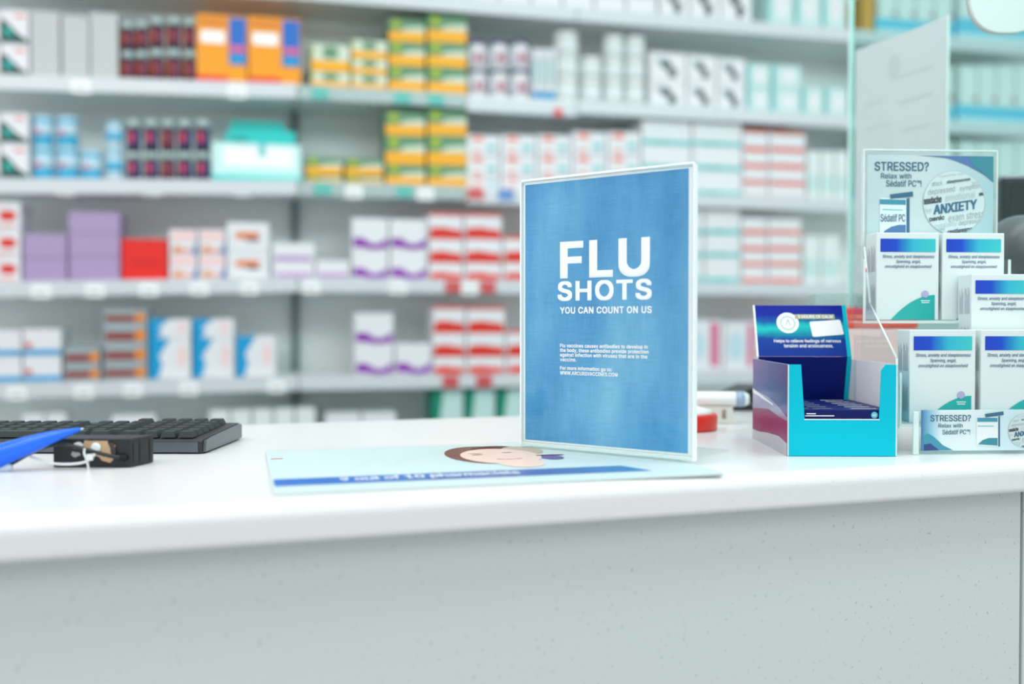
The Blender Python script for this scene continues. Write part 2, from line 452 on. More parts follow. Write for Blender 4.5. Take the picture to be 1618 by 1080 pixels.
m_blot = carton(WHITE, [(DKGREY, oval(.44, .58, .15, .17)), (DKGREY, oval(.62, .3, .13, .18)), (GREYB, oval(.26, .72, .12, .1))])
m_mint = carton(MINT, [(WHITE, oval(.55, .5, .3, .36)), (PTEAL, rect(0, 0, .10, 1))])
m_tealcarton = carton(WHITE, [(PTEAL, rect(0, .0, 1, .2)), (TEAL, rect(.2, .06, .6, .14))])
m_redblue = carton(WHITE, [(SALMON, oval(.32, .8, .2, .12)), (PTEAL, oval(.74, .42, .15, .14)), (SALMON, oval(.3, .18, .14, .07)), (GREYB, rect(.55, .06, .92, .12))])
m_redpack = carton(WHITE, [(RED, rect(0, 0, 1, .13)), (SALMON, rect(.05, .86, .95, 1))], top=RED)
m_pinkstripe = carton(WHITE, [(SALMON, rect(0, .0, 1, .26)), (RED, rect(.12, .06, .75, .16))], top=SALMON)
m_redband = carton(WHITE, [(RED, [(.04, .0), (.97, .0), (.97, .28), (.7, .32), (.4, .40), (.04, .34)]), (RED, rect(0, .88, 1, 1))], top=RED)
m_lilac = carton(LILAC)
m_red = carton(SCARLET, [(DKRED, rect(.2, .4, .8, .44))], top=DKRED)
m_peach = carton(WHITE, [(SALMON, rect(.1, .1, .8, .22)), (OCHRE, oval(.3, .2, .13, .16)), (BLUE, [(.8, .05), (.98, .05), (.98, .5)]), (mat('print_blush', (244, 206, 206), .5), rect(.08, .55, .92, .92))])
m_stripes = carton(WHITE, [(OCHRE, rect(.2, .42, .74, .62)), (NAVY, rect(.45, .34, .78, .44)), (SALMON, rect(.26, .6, .8, .66))])
m_lstripe = carton(WHITE, [(LPURP, rect(.06, .06, .94, .3))])
m_wave = carton(WHITE, [(PURP, [(.03, .36), (.03, .08), (.3, .06), (.6, .0), (.97, .06), (.97, .38), (.75, .2), (.55, .18), (.28, .38)])])
m_reddots = carton(WHITE, [(RED, oval(.72, .5, .2, .2)), (SALMON, rect(0, .08, .9, .14)), (SALMON, rect(0, .86, .6, .9))])
m_blueband = carton(WHITE, [(CYAN, rect(0, .04, 1, .24)), (RED, oval(.14, .4, .1, .1))])
m_brown = carton(GREYB, [(BROWNP, rect(.04, .18, .72, .62)), (OCHRE, oval(.84, .45, .13, .32))])
m_bluewhite = carton(WHITE, [(CYAN, [(0, 0), (.2, 0), (.3, .35), (.22, .55), (.34, .75), (.5, 1), (0, 1)]), (mat('print_blush', (244, 206, 206), .5), oval(.78, .55, .09, .3))])
m_pinkblue = carton(WHITE, [(PINK, rect(.72, .08, .9, .95)), (PBLUE, oval(.35, .5, .25, .3))])
m_sea = carton(GREENP, [(MINT, [(.25, 0), (1, 0), (1, 1), (.35, 1), (.2, .5)])])
m_white = carton(WHITE, [(PALEGREY, rect(.06, .3, .94, .36))])
m_softwhite = carton(mat('carton_soft_white', (226, 233, 232), .5), [(MINT, rect(.1, .15, .9, .5))])
m_ochre = carton(mat('carton_ochre', (224, 160, 60), .45))

# second shelf from top (A)
column('A', -45, 0, [121, 70, 16], m_green_tri, 'white carton with dark green wedge print', 'carton')
column('A', 1, 46, [121, 70, 15], m_green_tri, 'white carton with dark green wedge print', 'carton')
for x0, x1, y in ((48, 95, 17), (97, 141, 24), (142, 187, 20)): column('A', x0, x1, [125, y], m_grey, 'plain pale grey tall carton', 'carton', depth=.2)
for n, (x0, x1, ys) in enumerate(((189, 212, [126, 79, 33]), (212, 234, [126, 79, 32]), (235, 259, [127, 76, 26]), (262, 286, [127, 76, 26]), (289, 309, [128, 78, 28]))):
    column('A', x0, x1, ys, m_dark, 'dark medicine bottle with pale cap', 'bottle')
column('A', 310, 391, [129, 23], m_orange, 'large orange carton with blue panel', 'carton', depth=.2)
column('A', 392, 476, [131, 27], m_orange, 'large orange carton with blue panel', 'carton', depth=.2)
L = 'yellow and green carton'
column('A', 491, 553, [142, 113, 69], yel(1), L, 'carton'); column('A', 555, 612, [145, 117, 93, 63], yel(1), L, 'carton')
o_y = at_y(520, 60, YF + .02)
column('A', 614, 672, [147, 104, 66, 30], yel(0), L, 'carton'); column('A', 675, 738, [150, 106, 67, 24], yel(0), L, 'carton')
for x0, x1 in ((740, 773), (776, 806), (809, 840)): column('A', x0, x1, [150, 109, 63], m_purple, 'white bottle with purple cap', 'bottle')
for x0, x1 in ((842, 853), (855, 866), (868, 878)): column('A', x0, x1, [154, 76], m_slim, 'slim white blue-footed carton', 'carton', depth=.08)
column('A', 880, 919, [160, 120, 86, 48], m_tub, 'white pill tub with white lid', 'tub')
column('A', 922, 955, [162, 122, 88], m_tub, 'white pill tub with white lid', 'tub')
column('A', 958, 990, [163, 124, 90, 54], m_tub, 'white pill tub with white lid', 'tub')
column('A', 992, 1024, [165, 125, 91, 56], m_tub, 'white pill tub with white lid', 'tub')
for x0, x1, y in ((1027, 1084, 83), (1086, 1132, 87), (1134, 1178, 92)): column('A', x0, x1, [170, (170 + y) / 2 + 1, y], m_blot, 'white carton with dark blot print', 'carton')
column('A', 1180, 1218, [174, 138, 100], m_mint, 'pale mint carton with white oval', 'carton'); column('A', 1220, 1266, [176, 140, 103], m_mint, 'pale mint carton with white oval', 'carton')
column('A', 1268, 1302, [179, 138], m_mint, 'pale mint carton with white oval', 'carton'); column('A', 1304, 1340, [180, 138], m_mint, 'pale mint carton with white oval', 'carton')

# third shelf from top (B)
column('B', -45, 0, [284, 228, 180], m_green_tri, 'white carton with dark green wedge print', 'carton')
column('B', 1, 46, [284, 227, 178], m_green_tri, 'white carton with dark green wedge print', 'carton')
L = 'light blue vitamin pot with pale lid'
column('B', 49, 83, [284, 228, 181], m_pot, L, 'pot'); column('B', 86, 122, [284, 229, 182], m_pot, L, 'pot'); column('B', 124, 160, [285, 236], m_pot, L, 'pot')
column('B', 165, 194, [285, 234, 191], m_slimpot, 'slim pale blue vitamin pot', 'pot')
for n, (x0, x1) in enumerate(((198, 222), (226, 250), (253, 276), (279, 303), (307, 332))):
    column('B', x0, x1, [286, 239, 188], m_dark2 if n != 2 else m_dark, 'dark medicine bottle with pale cap', 'bottle')
def wipes_box(wd, dp, h):
    o = link('wipes_display_box', None)
    b = MB(); b.box(-wd / 2, wd / 2, 0, dp, 0, h * .56, mat('carton_pale_aqua', (196, 238, 234), .4), .002); bb = b.build('box_body', o)
    p = MB(); p.face([(-wd * .38, -.0006, h * .2), (wd * .42, -.0006, h * .2), (wd * .42, -.0006, h * .5), (-wd * .38, -.0006, h * .5)], LETTER)
    p.face([(-wd / 2, -.0006, 0), (wd / 2, -.0006, 0), (wd / 2, -.0006, h * .07), (-wd / 2, -.0006, h * .07)], AQUA)
    p.face([(wd * .02, -.0009, h * .36), (wd * .1, -.0009, h * .36), (wd * .1, -.0009, h * .56), (wd * .02, -.0009, h * .56)], PTEAL); p.build('front_print', bb)
    t = MB(); q = [(-wd * .40, h * .56), (wd * .45, h * .56), (wd * .45, h * .86), (wd * .33, h * .88), (wd * .30, h), (-wd * .30, h), (-wd * .32, h * .84), (-wd * .36, h * .8)]
    t.prism(q, 'y', dp * .55, dp * .6, AQUA); hd = t.build('header_flap', o)
    p = MB(); p.face([(-wd * .3, dp * .55 - .0008, h * .9), (wd * .3, dp * .55 - .0008, h * .9), (wd * .3, dp * .55 - .0008, h * .97), (-wd * .3, dp * .55 - .0008, h * .97)], TEAL)
    p.face([(u * wd, dp * .55 - .0008, v * h) for u, v in oval(-.2, .7, .1, .07)], TEAL); p.build('header_print', hd)
    return o
column('B', 334, 476, [287, 180], wipes_box, 'aqua display box with raised green header flap', 'box', depth=.2)
L = 'yellow and green carton'
column('B', 483, 541, [298, 276, 248], yel(0), L, 'carton', inset=.03); column('B', 545, 606, [300, 277, 250], yel(0), L, 'carton', inset=.03)
column('B', 609, 672, [303, 260, 214, 176], yel(0), L, 'carton'); column('B', 675, 738, [304, 261, 214, 173], yel(0), L, 'carton')
for n, (x0, x1) in enumerate(((738, 790), (792, 847), (849, 903))): column('B', x0, x1, [312, 279, 246, 213], m_redblue, 'white carton with red and blue dots', 'carton')
for n, (x0, x1) in enumerate(((905, 958), (960, 1012))): column('B', x0, x1, [314, 280, 245, 208], m_redblue, 'white carton with red and blue dots', 'carton')
column('B', 1014, 1092, [317, 268, 229, 189], m_tealcarton, 'white carton with pale teal stripe', 'carton'); column('B', 1094, 1172, [319, 269, 231, 193], m_tealcarton, 'white carton with pale teal stripe', 'carton')
column('B', 1174, 1214, [321, 288, 262, 236, 206], m_redpack, 'flat white pack with red edges', 'carton'); column('B', 1216, 1273, [322, 290, 263, 237, 209], m_redpack, 'flat white pack with red edges', 'carton')
for x0, x1 in ((1276, 1296), (1298, 1318), (1320, 1340)): column('B', x0, x1, [323, 238], m_softwhite, 'slim soft white carton', 'carton')

# fourth shelf from top (C)
column('C', -40, 33, [448, 404, 362, 318], m_reddots, 'white carton with red dot', 'carton')
L = 'plain lilac carton'
column('C', 36, 106, [447, 407, 369], m_lilac, L, 'carton'); column('C', 108, 190, [447, 405, 368, 334], m_lilac, L, 'carton')
column('C', 192, 265, [446, 377], m_red, 'bright red carton with dark red top', 'carton')
for x0, x1 in ((267, 312), (314, 356)): column('C', x0, x1, [445, 402, 362], m_peach, 'white carton with blush picture print', 'carton')
column('C', 358, 426, [444, 396, 351], m_stripes, 'white carton with orange and blue stripes', 'carton')
column('C', 430, 497, [443, 413, 383], m_lstripe, 'small white carton with lilac stripe', 'carton'); column('C', 499, 553, [443, 411], m_lstripe, 'small white carton with lilac stripe', 'carton')
L = 'white carton with purple wave print'
column('C', 556, 614, [443, 394, 344], m_wave, L, 'carton'); column('C', 616, 675, [443, 394, 346], m_wave, L, 'carton')
L = 'white carton with red band and red top'
for x0, x1, ys in ((677, 732, [443, 411, 373, 336]), (734, 793, [443, 411, 373, 337]), (795, 850, [443, 411, 373]), (852, 905, [443, 411, 373])): column('C', x0, x1, ys, m_redband, L, 'carton')
L = 'white carton with pale teal stripe'
column('C', 1060, 1112, [443, 406, 370, 330], m_tealcarton, L, 'carton'); column('C', 1114, 1170, [443, 406, 370, 331], m_tealcarton, L, 'carton')
L = 'white pack with salmon stripe'
column('C', 1172, 1212, [443, 420, 396, 370, 343], m_pinkstripe, L, 'carton'); column('C', 1214, 1266, [443, 420, 396, 370, 345], m_pinkstripe, L, 'carton')
for x0, x1 in ((1270, 1296), (1298, 1326)): column('C', x0, x1, [444, 372], m_softwhite, 'slim soft white carton', 'carton')

# fifth shelf from top (D)
L = 'white carton with bright blue band'
column('D', -40, 34, [607, 563, 521], m_blueband, L, 'carton'); column('D', 36, 97, [606, 562, 519], m_blueband, L, 'carton')
L = 'grey carton with brown label, orange dot'
column('D', 101, 159, [603, 576, 548], m_brown, L, 'carton'); column('D', 163, 233, [601, 573, 543, 512, 488], m_brown, L, 'carton')
L = 'white carton with blue flame shape'
for x0, x1, ys in ((236, 302, [599, 534, 503]), (305, 370, [598, 534, 503]), (373, 436, [597, 530])): column('D', x0, x1, ys, m_bluewhite, L, 'carton')
L = 'white carton with purple wave print'
column('D', 560, 622, [592, 543, 494], m_wave, L, 'carton'); column('D', 624, 682, [592, 542], m_wave, L, 'carton')
L = 'white carton with red band and red top'
for x0, x1, ys in ((684, 735, [592, 559, 521, 483]), (737, 798, [592, 559, 521, 484]), (800, 855, [592, 559, 521])): column('D', x0, x1, ys, m_redband, L, 'carton')
column('D', 1070, 1143, [588, 505], m_pinkblue, 'tall white carton with pink stripe', 'carton'); column('D', 1145, 1195, [588, 508], m_pinkblue, 'tall white carton with pink stripe', 'carton')
L = 'white pack with salmon stripe'
column('D', 1197, 1250, [588, 560, 532, 503], m_pinkstripe, L, 'carton'); column('D', 1252, 1300, [588, 560, 532, 503], m_pinkstripe, L, 'carton')

# lowest shelf (E): only the tops stand above the counter
base = 752
for x0, x1, y in ((35, 70, 653), (72, 104, 652)): column('E', x0, x1, [base, y], m_white, 'white carton with grey line', 'carton')
column('E', 176, 246, [base, 655], m_white, 'white carton with grey line', 'carton')
for k in range(5): column('E', 331 + k * 34, 363 + k * 34, [base, 648 - k], m_softwhite, 'small soft white carton', 'carton')
column('E', 514, 570, [base, 652], m_white, 'white carton with grey line', 'carton'); column('E', 572, 626, [base, 651], m_white, 'white carton with grey line', 'carton')
for x0, x1 in ((684, 732), (735, 782), (785, 835)): column('E', x0, x1, [base, 612], m_sea, 'sea green carton with white front', 'carton')

# top shelf in view (Z): only the feet of the goods show
for x0, x1 in ((560, 620), (622, 680), (682, 738)): column('Z', x0, x1, [-8, -90], m_softwhite, 'soft white carton cut by the top edge', 'carton')
for k in range(6): column('Z', 740 + k * 50, 788 + k * 50, [0, -70], m_white, 'white carton with grey line', 'carton')
for x0, x1 in ((1042, 1088), (1090, 1137), (1139, 1188)): column('Z', x0, x1, [22, -28], m_blot, 'white carton with dark blot print', 'carton')
for x0, x1 in ((1212, 1255), (1257, 1298), (1300, 1338)): column('Z', x0, x1, [38, -30], m_mint, 'pale mint carton with white oval', 'carton')

# the bay behind the clear screen
column('Z', 1364, 1381, [48, -10], m_ochre, 'narrow ochre carton', 'carton')
m_redmark = carton(mat('carton_soft_white', (226, 233, 232), .5), [(CRIM, oval(.92, .42, .09, .05))])
def tray(wd, dp, h):
    b = MB(); m = mat('tray_sky_blue', (96, 196, 226), .4); t = .002
    b.box(-wd / 2, wd / 2, 0, t, 0, h, m)
    o = b.build('cardboard_tray')
    c = MB(); c.box(-wd / 2, wd / 2, 0, .0022, 0, h * .3, mat('tray_pale_foot', (206, 232, 236), .4)); c.v = [(x, y - .0023, z) for x, y, z in c.v]; c.build('printed_foot', o)
    c = MB(); c.box(-wd / 2, wd / 2, t, dp, 0, .002, m); c.build('tray_floor', o)
    for s in (-1, 1):
        c = MB(); c.box(s * wd / 2 - (t if s > 0 else 0), s * wd / 2 + (0 if s > 0 else t), t, dp, .002, h, m); c.build('tray_side', o)
    return o
for sh, yt, yb, ytray in (('Z', -24, 56, 32), ('A', 104, 194, 168), ('B', 224, 320, 296)):
    for k in range(2):
        column(sh, 1384 + k * 128, 1508 + k * 128, [yb, ytray], tray, 'sky blue cardboard tray of white cartons', 'tray', inset=.01, depth=.2)
        for j in range(4):
            a = 1388 + k * 128 + j * 30
            column(sh, a, a + 28, [yb, yt], m_redmark, 'soft white carton in sky blue tray', 'carton', inset=.016, depth=.15)
for o, look, sh, c, k, n, cat, g in ITEMS:
    if look.startswith('soft white carton in sky'): o.location.z += .0025
ORD = ['leftmost', 'second', 'third', 'fourth', 'fifth', 'sixth', 'seventh', 'eighth', 'ninth']
for o, look, sh, c, k, n, cat, g in ITEMS:
    nc = NCOL[(look, sh)]
    lev = '' if n == 1 else ('bottom' if k == 0 else 'top' if k == n - 1 else 'middle' if n == 3 else 'second up' if k == 1 else 'third up')
    pos = '' if nc == 1 else (ORD[c - 1] + (' pile' if n > 1 else ' one'))
    if lev and pos: s = f'{look}, {lev} of {pos}, {SHN[sh]}'
    elif lev: s = f'{look}, {lev} of pile, {SHN[sh]}'
    elif pos: s = f'{look}, {pos}, {SHN[sh]}'
    else: s = f'{look}, {SHN[sh]}'
    tag(o, s, cat, look + 's' if not look.endswith('s') else look)

# ------------------------------------------------------------------ price tags on the rails
TAGW = mat('price_tag_white', (246, 248, 248), .4); INK = mat('tag_ink', (120, 128, 130), .5)
tags = [('A', 130, 0), ('A', 376, 0), ('B', 103, 0), ('B', 242, 0), ('B', 382, 0), ('C', 65, 0), ('C', 150, 0), ('C', 235, 0), ('C', 315, 0), ('C', 394, 0), ('C', 492, 0), ('C', 629, 0), ('C', 742, 0),
        ('D', 25, 0), ('D', 131, 0), ('D', 209, 0), ('D', 297, 0), ('D', 436, 0), ('B', 560, 0), ('B', 673, 0),
        ('A', 507, 1), ('A', 637, 1), ('A', 690, 1), ('B', 511, 1), ('B', 640, 1), ('B', 752, 2), ('B', 800, 3), ('C', 716, 2), ('C', 771, 2), ('D', 712, 2), ('D', 765, 2)]
TM = [TAGW, mat('tag_teal', (90, 186, 176), .4), mat('tag_red', (206, 84, 84), .4), mat('tag_blue', (96, 140, 196), .4)]
TN = ['white', 'teal', 'red', 'blue']
cnt = {}
for k, px, c in sorted(tags, key=lambda t: (t[0], t[1])):
    p = at_y(px, 450, YF - .0125); wd = .025
    q = MB(); q.box(-wd, wd, 0, .0018, -.019, .017, TM[c], .0006)
    o = q.build('price_tag'); o.location = (p.x, YF - .0125, surf(k, p.x) - RH / 2 - (.006 if c == 0 else 0))
    q = MB(); q.face([(-wd * .7, -.0004, -.008), (wd * .6, -.0004, -.008), (wd * .6, -.0004, -.003), (-wd * .7, -.0004, -.003)], INK if c == 0 else TM[c]); q.build('tag_print', o)
    if c == 1 or (k == 'B' and px < 736): o.location.y += .006
    cnt[(k, c)] = cnt.get((k, c), 0) + 1
    tag(o, f'{TN[c]} price tag, {ORD[cnt[(k, c)] - 1]} {TN[c]} one on {SHN[k]}', 'price tag', 'price tags on the shelf rails')
p = at_y(883, 177, YF - .02)
q = MB(); q.lathe([(.013, 0), (.013, .002)], SCARLET, 24, axis='y'); o = q.build('round_sticker'); o.location = (p.x, YF - .016, p.z)
tag(o, 'round red sticker on the rail below the white tubs', 'sticker')

# ------------------------------------------------------------------ counter
CROT = R(4.8)
f0 = at_z(809, 835, CT - .034)
CF = Frame((f0.x, f0.y, CT), CROT)
bx, by = CF.on_z(600, 664, 0.0)
DEP = by
STONE = grain(mat('counter_solid_surface', (224, 226, 226), 0.28), (226, 227, 227), (196, 201, 201), 420, .66, .74)
PANEL = grain(mat('counter_panel', (206, 212, 212), 0.5), (207, 213, 213), (168, 176, 176), 260, .68, .75)
ct = empty('service_counter', CF.o, CROT); tag(ct, 'long white counter with rounded front edge and grey speckled front', 'counter')
prof = [(DEP, 0)] + arc(.014, -.014, .014, 90, 180, 8) + arc(.005, -.029, .005, 180, 270, 4) + [(DEP, -.034)]
b = MB(); b.prism(prof, 'x', -1.3, 1.7, STONE, False)
o = b.build('worktop', ct)
xe, _ = CF.on_y(1613, 850, .028)
for a, c in ((-1.28, xe), (xe + .004, 1.68)):
    b = MB(); b.box(a, c, .028, .05, -CT, -.0345, PANEL, .0015); b.build('front_panel', ct)
b = MB(); b.box(-1.28, 1.68, .052, DEP - .03, -CT, -.0345, mat('counter_carcass', (150, 156, 156), .6)); b.build('carcass', ct)

# ------------------------------------------------------------------ advertising mat on the counter
a, c = CF.on_z(425, 713, .002), CF.on_z(1143, 748, .002)
d = CF.on_z(432, 779, .002)
MF = Frame(CF.m @ Vector((d[0], d[1], 0)), math.atan2(c[1] - d[1], c[0] - d[0]) + CROT)
mw = (Vector(c) - Vector(d)).length; mh = MF.on_z(425, 713, .002)[1]
mt = empty('counter_mat', MF.o, MF.rot); tag(mt, 'glossy advertising mat with smiling woman and blue band, lying under the sign', 'mat')
MATW = mat('mat_print', (204, 216, 216), .6, .05)
b = MB(); b.box(0, mw, 0, mh, 0.0004, .0022, MATW); b.build('printed_sheet', mt)
b = MB(); b.box(0, mw, 0, mh, .0030, .0036, clear('mat_gloss_film', (252, 254, 254), 1.015, .015)); b.build('gloss_film', mt)
zt = .0024
MP = lambda x, y: (x, y, zt + .0003)
def mpt(px, py): return MF.on_z(px, py, zt)
BANDM = gradient('mat_band', [(0, (8, 106, 196)), (.25, (16, 106, 190)), (.45, (70, 104, 178)), (.62, (84, 104, 166)), (1, (40, 140, 186))], 0, mw)
y0 = mpt(432, 768)[1]; y1 = mpt(431, 757)[1]
b = MB(); b.face([(0.002, y0, zt), (mw * .86, y0, zt), (mw * .82, y1, zt), (0.002, y1, zt)], BANDM); b.build('blue_band', mt)
b = MB(); x0 = mpt(537, 757)[0]; x1 = mpt(818, 745)[0]
text_into(b, LETTER, MP, '9 out of 10 pharmacists', x0, x1, y0 + (y1 - y0) * .22, y0 + (y1 - y0) * .82, bold=.02)
b.build('band_lettering', mt)
SKIN = mat('printed_skin', (240, 206, 192), .6, .05); HAIR = mat('printed_brown_hair', (128, 92, 84), .6, .05); HAIRD = mat('printed_dark_hair', (96, 60, 58), .6, .05)
q0 = mpt(708, 722); q1 = mpt(872, 722)
fx, fy = (q0[0] + q1[0]) / 2, mpt(790, 719)[1]; fw = (q1[0] - q0[0]) / 2; fh = (mpt(790, 704)[1] - mpt(790, 738)[1]) / 2
pic = MB()
def mo(m, cu, cv, ru, rv, lay, a0=0, a1=360, n=28):
    pic.face([(fx + (cu + ru * math.cos(R(a0 + (a1 - a0) * k / n))) * fw, fy + (cv + rv * math.sin(R(a0 + (a1 - a0) * k / n))) * fh, zt + .00006 * lay) for k in range(n)], m)
LIPS = mat('printed_lips', (206, 130, 128), .6, .05); LINE = mat('printed_line', (120, 96, 100), .6, .05)
mo(HAIR, -.16, .12, .84, .86, 1); mo(HAIRD, .25, .62, .55, .34, 2); mo(mat('printed_light_hair', (196, 178, 160), .6, .05), .72, .42, .42, .42, 3)
mo(SKIN, .06, -.06, .80, .72, 4); mo(SKIN, .2, -.7, .45, .42, 3.5)
mo(LINE, -.36, .10, .12, .035, 5); mo(LINE, .30, .22, .12, .03, 5); mo(LINE, -.36, .22, .16, .02, 5); mo(LIPS, .12, -.36, .28, .05, 5); mo(LETTER, .14, -.33, .2, .022, 6)
mo(mat('printed_violet_scarf', (120, 104, 160), .6, .05), 1.0, -.38, .22, .18, 6); mo(HAIRD, 1.05, -.16, .3, .05, 6)
pic.build('printed_portrait', mt)
b = MB(); p = mpt(428, 725); b.face([(p[0], p[1], zt), (p[0] + .012, p[1], zt), (p[0] + .012, p[1] + .004, zt), (p[0], p[1] + .004, zt)], RED); b.build('printed_corner_mark', mt)
MAT_TOP = CT + .0036
for o in mt.children: pass

# ------------------------------------------------------------------ the standing sign
pl, pr_ = at_z(825, 703, MAT_TOP + .0006), at_z(1094, 728, MAT_TOP + .0006)
SF = Frame(pl, math.atan2(pr_.y - pl.y, pr_.x - pl.x))
sw = (pr_ - pl).length
sh = SF.on_y(825, 286, 0)[1]
sh2 = SF.on_y(1094, 262, 0)[1]; sh = (sh + sh2) / 2
sg = empty('tabletop_sign', SF.o, SF.rot); tag(sg, 'upright blue flu shots sign in white bordered clear holder standing on the mat', 'sign')
b = MB(); b.box(.0015, sw - .0015, .0012, .0028, .0048, sh - .002, mat('sign_card_white', (244, 247, 248), .5)); b.build('white_card', sg)
b = MB(); b.box(0, sw, .0030, .0052, .0046, sh, ACRYL, .0006); b.build('rear_pane', sg)
b = MB(); b.box(0, sw, -.0016, .0008, .0046, sh, ACRYL, .0006); b.build('front_pane', sg)
for nm, bxs in (('top_edge', (0, sw, sh + .0001, sh + .0026)), ('left_edge', (-.0022, -.0001, 0, sh)), ('right_edge', (sw + .0001, sw + .0024, 0, sh))):
    b = MB(); b.box(bxs[0], bxs[1], -.0016, .0052, bxs[2], bxs[3], mat('sign_frame_white', (240, 245, 246), .35), .0005); b.build(nm, sg)
b = MB(); b.box(0, sw, -.0016, .0052, .0004, .0044, ACEDGE, .0006); b.build('bottom_edge', sg)
b = MB(); b.box(0, sw, .0056, .085, 0, .0028, ACRYL, .0006); b.build('base_plate', sg)
# the blue print: a cloth-like weave and soft blotches
pb = mat('sign_blue_print', (70, 150, 200), .55, .3)
n_, l_, bs = nodes(pb)
tc = n_.new('ShaderNodeTexCoord'); n1 = n_.new('ShaderNodeTexNoise'); n1.inputs['Scale'].default_value = 9; n1.inputs['Detail'].default_value = 4
mp = n_.new('ShaderNodeMapping'); mp.inputs['Scale'].default_value = (1.6, 1, .55)
l_.new(tc.outputs['Object'], mp.inputs[0]); l_.new(mp.outputs[0], n1.inputs['Vector'])
cr = n_.new('ShaderNodeValToRGB'); e = cr.color_ramp.elements
e[0].position = .3; e[0].color = rgb((58, 138, 194)); e[1].position = .72; e[1].color = rgb((124, 190, 222))
q = e.new(.5); q.color = rgb((86, 162, 210))
l_.new(n1.outputs['Fac'], cr.inputs['Fac'])
def weave(sc):
    mpx = n_.new('ShaderNodeMapping'); mpx.inputs['Scale'].default_value = sc
    nx = n_.new('ShaderNodeTexNoise'); nx.inputs['Scale'].default_value = 1; nx.inputs['Detail'].default_value = 1
    l_.new(tc.outputs['Object'], mpx.inputs[0]); l_.new(mpx.outputs[0], nx.inputs['Vector']); return nx
wx, wz = weave((900, 1, 40)), weave((40, 1, 900))
ad = n_.new('ShaderNodeMath'); ad.operation = 'ADD'; l_.new(wx.outputs['Fac'], ad.inputs[0]); l_.new(wz.outputs['Fac'], ad.inputs[1])
mr = n_.new('ShaderNodeMapRange'); mr.inputs['From Min'].default_value = .7; mr.inputs['From Max'].default_value = 1.3; mr.inputs['To Min'].default_value = .91; mr.inputs['To Max'].default_value = 1.10
l_.new(ad.outputs[0], mr.inputs['Value'])
vm = n_.new('ShaderNodeVectorMath'); vm.operation = 'SCALE'; l_.new(cr.outputs['Color'], vm.inputs[0]); l_.new(mr.outputs[0], vm.inputs['Scale']); l_.new(vm.outputs['Vector'], bs.inputs['Base Color'])
S = lambda px, py: SF.on_y(px, py, .001)
bl = [S(831, 694), S(1087.5, 716), S(1087.5, 267.5), S(829, 291)]
u0, u1 = (bl[0][0] + bl[3][0]) / 2, (bl[1][0] + bl[2][0]) / 2; v0, v1 = (bl[0][1] + bl[1][1]) / 2, (bl[2][1] + bl[3][1]) / 2
b = MB(); b.face([(u0, .0010, v0), (u1, .0010, v0), (u1, .0010, v1), (u0, .0010, v1)], pb); b.build('blue_print', sg)
SP = lambda x, z: (x, .00085, z)
def sline(mb, body, xa, xb, ya0, ya1, yb0, yb1, **k):
    """line of lettering between pixel columns, with top and foot at both ends"""
    x0, x1 = S(xa, ya1)[0], S(xb, yb1)[0]
    za = (S(xa, ya0)[1] + S(xb, yb0)[1]) / 2; zb = (S(xa, ya1)[1] + S(xb, yb1)[1]) / 2
    text_into(mb, LETTER, SP, body, x0, x1, zb, za, **k)
b = MB(); sline(b, 'FLU', 885, 1027, 381, 439, 375, 438, bold=.06, res=6, spacing=1.1); b.build('headline_lettering', sg)
b = MB(); sline(b, 'SHOTS', 881, 1030, 443, 475, 441, 474, bold=.055, res=6, spacing=1.1); b.build('headline_lettering', sg)
b = MB(); sline(b, 'YOU CAN COUNT ON US', 885, 1030, 484, 495, 484, 495, bold=.05, res=4, spacing=1.08); b.build('slogan_lettering', sg)
b = MB()
for body, xb, y0, y1 in (('Flu vaccines causes antibodies to develop in', 1023.5, 542.5, 550), ('the body, these antibodies provide protection', 1025, 550, 557.5), ('against infection with viruses that are in the', 1023, 557.5, 565), ('vaccine.', 911, 564.5, 570.5),
                         ('For more information go to:', 967, 578.5, 586), ('WWW.ARCURSVACCINES.COM', 976, 586.5, 592.5)):
    d = (xb - 885) / 140
    sline(b, body, 885, xb, y0, y1, y0 + 2.2 * d, y1 + 2.2 * d, bold=.045, spacing=1.06)
b.build('small_lettering', sg)

# ------------------------------------------------------------------ turquoise counter display box
TF = Frame(at_z(1246, 720.5, CT), R(-15.5))
tw = TF.on_z(1411, 719.5, 0)[0]; td = .168; thh = .0965
CY = mat('carton_turquoise', (0, 186, 208), .4, .15); INW = mat('carton_inside_white', (238, 238, 240), .5); NB = mat('carton_deep_blue', (8, 26, 108), .4, .2)
tb = empty('counter_display_box', TF.o, TF.rot); tag(tb, 'turquoise open cardboard display box with deep blue folded header', 'display box')
t = .0012
fl = [(0, .0005), (tw, .0005), (tw, thh), (tw - .011, thh), (tw - .0155, thh - .006), (tw - .0175, .0385), (.0165, .0385), (.0125, thh), (0, thh)]
b = MB(); b.prism(fl, 'y', 0, t, CY); b.build('front_panel', tb)
e_ = MB(); e_.prism([(.0160, .0385), (tw - .017, .0385), (tw - .017, .0393), (.0160, .0393)], 'y', -.0002, t + .0002, INW); e_.build('cut_edge', tb)
b = MB(); b.box(-t, -.0001, 0, td, .0005, thh, INW); ls = b.build('side_panel', tb)
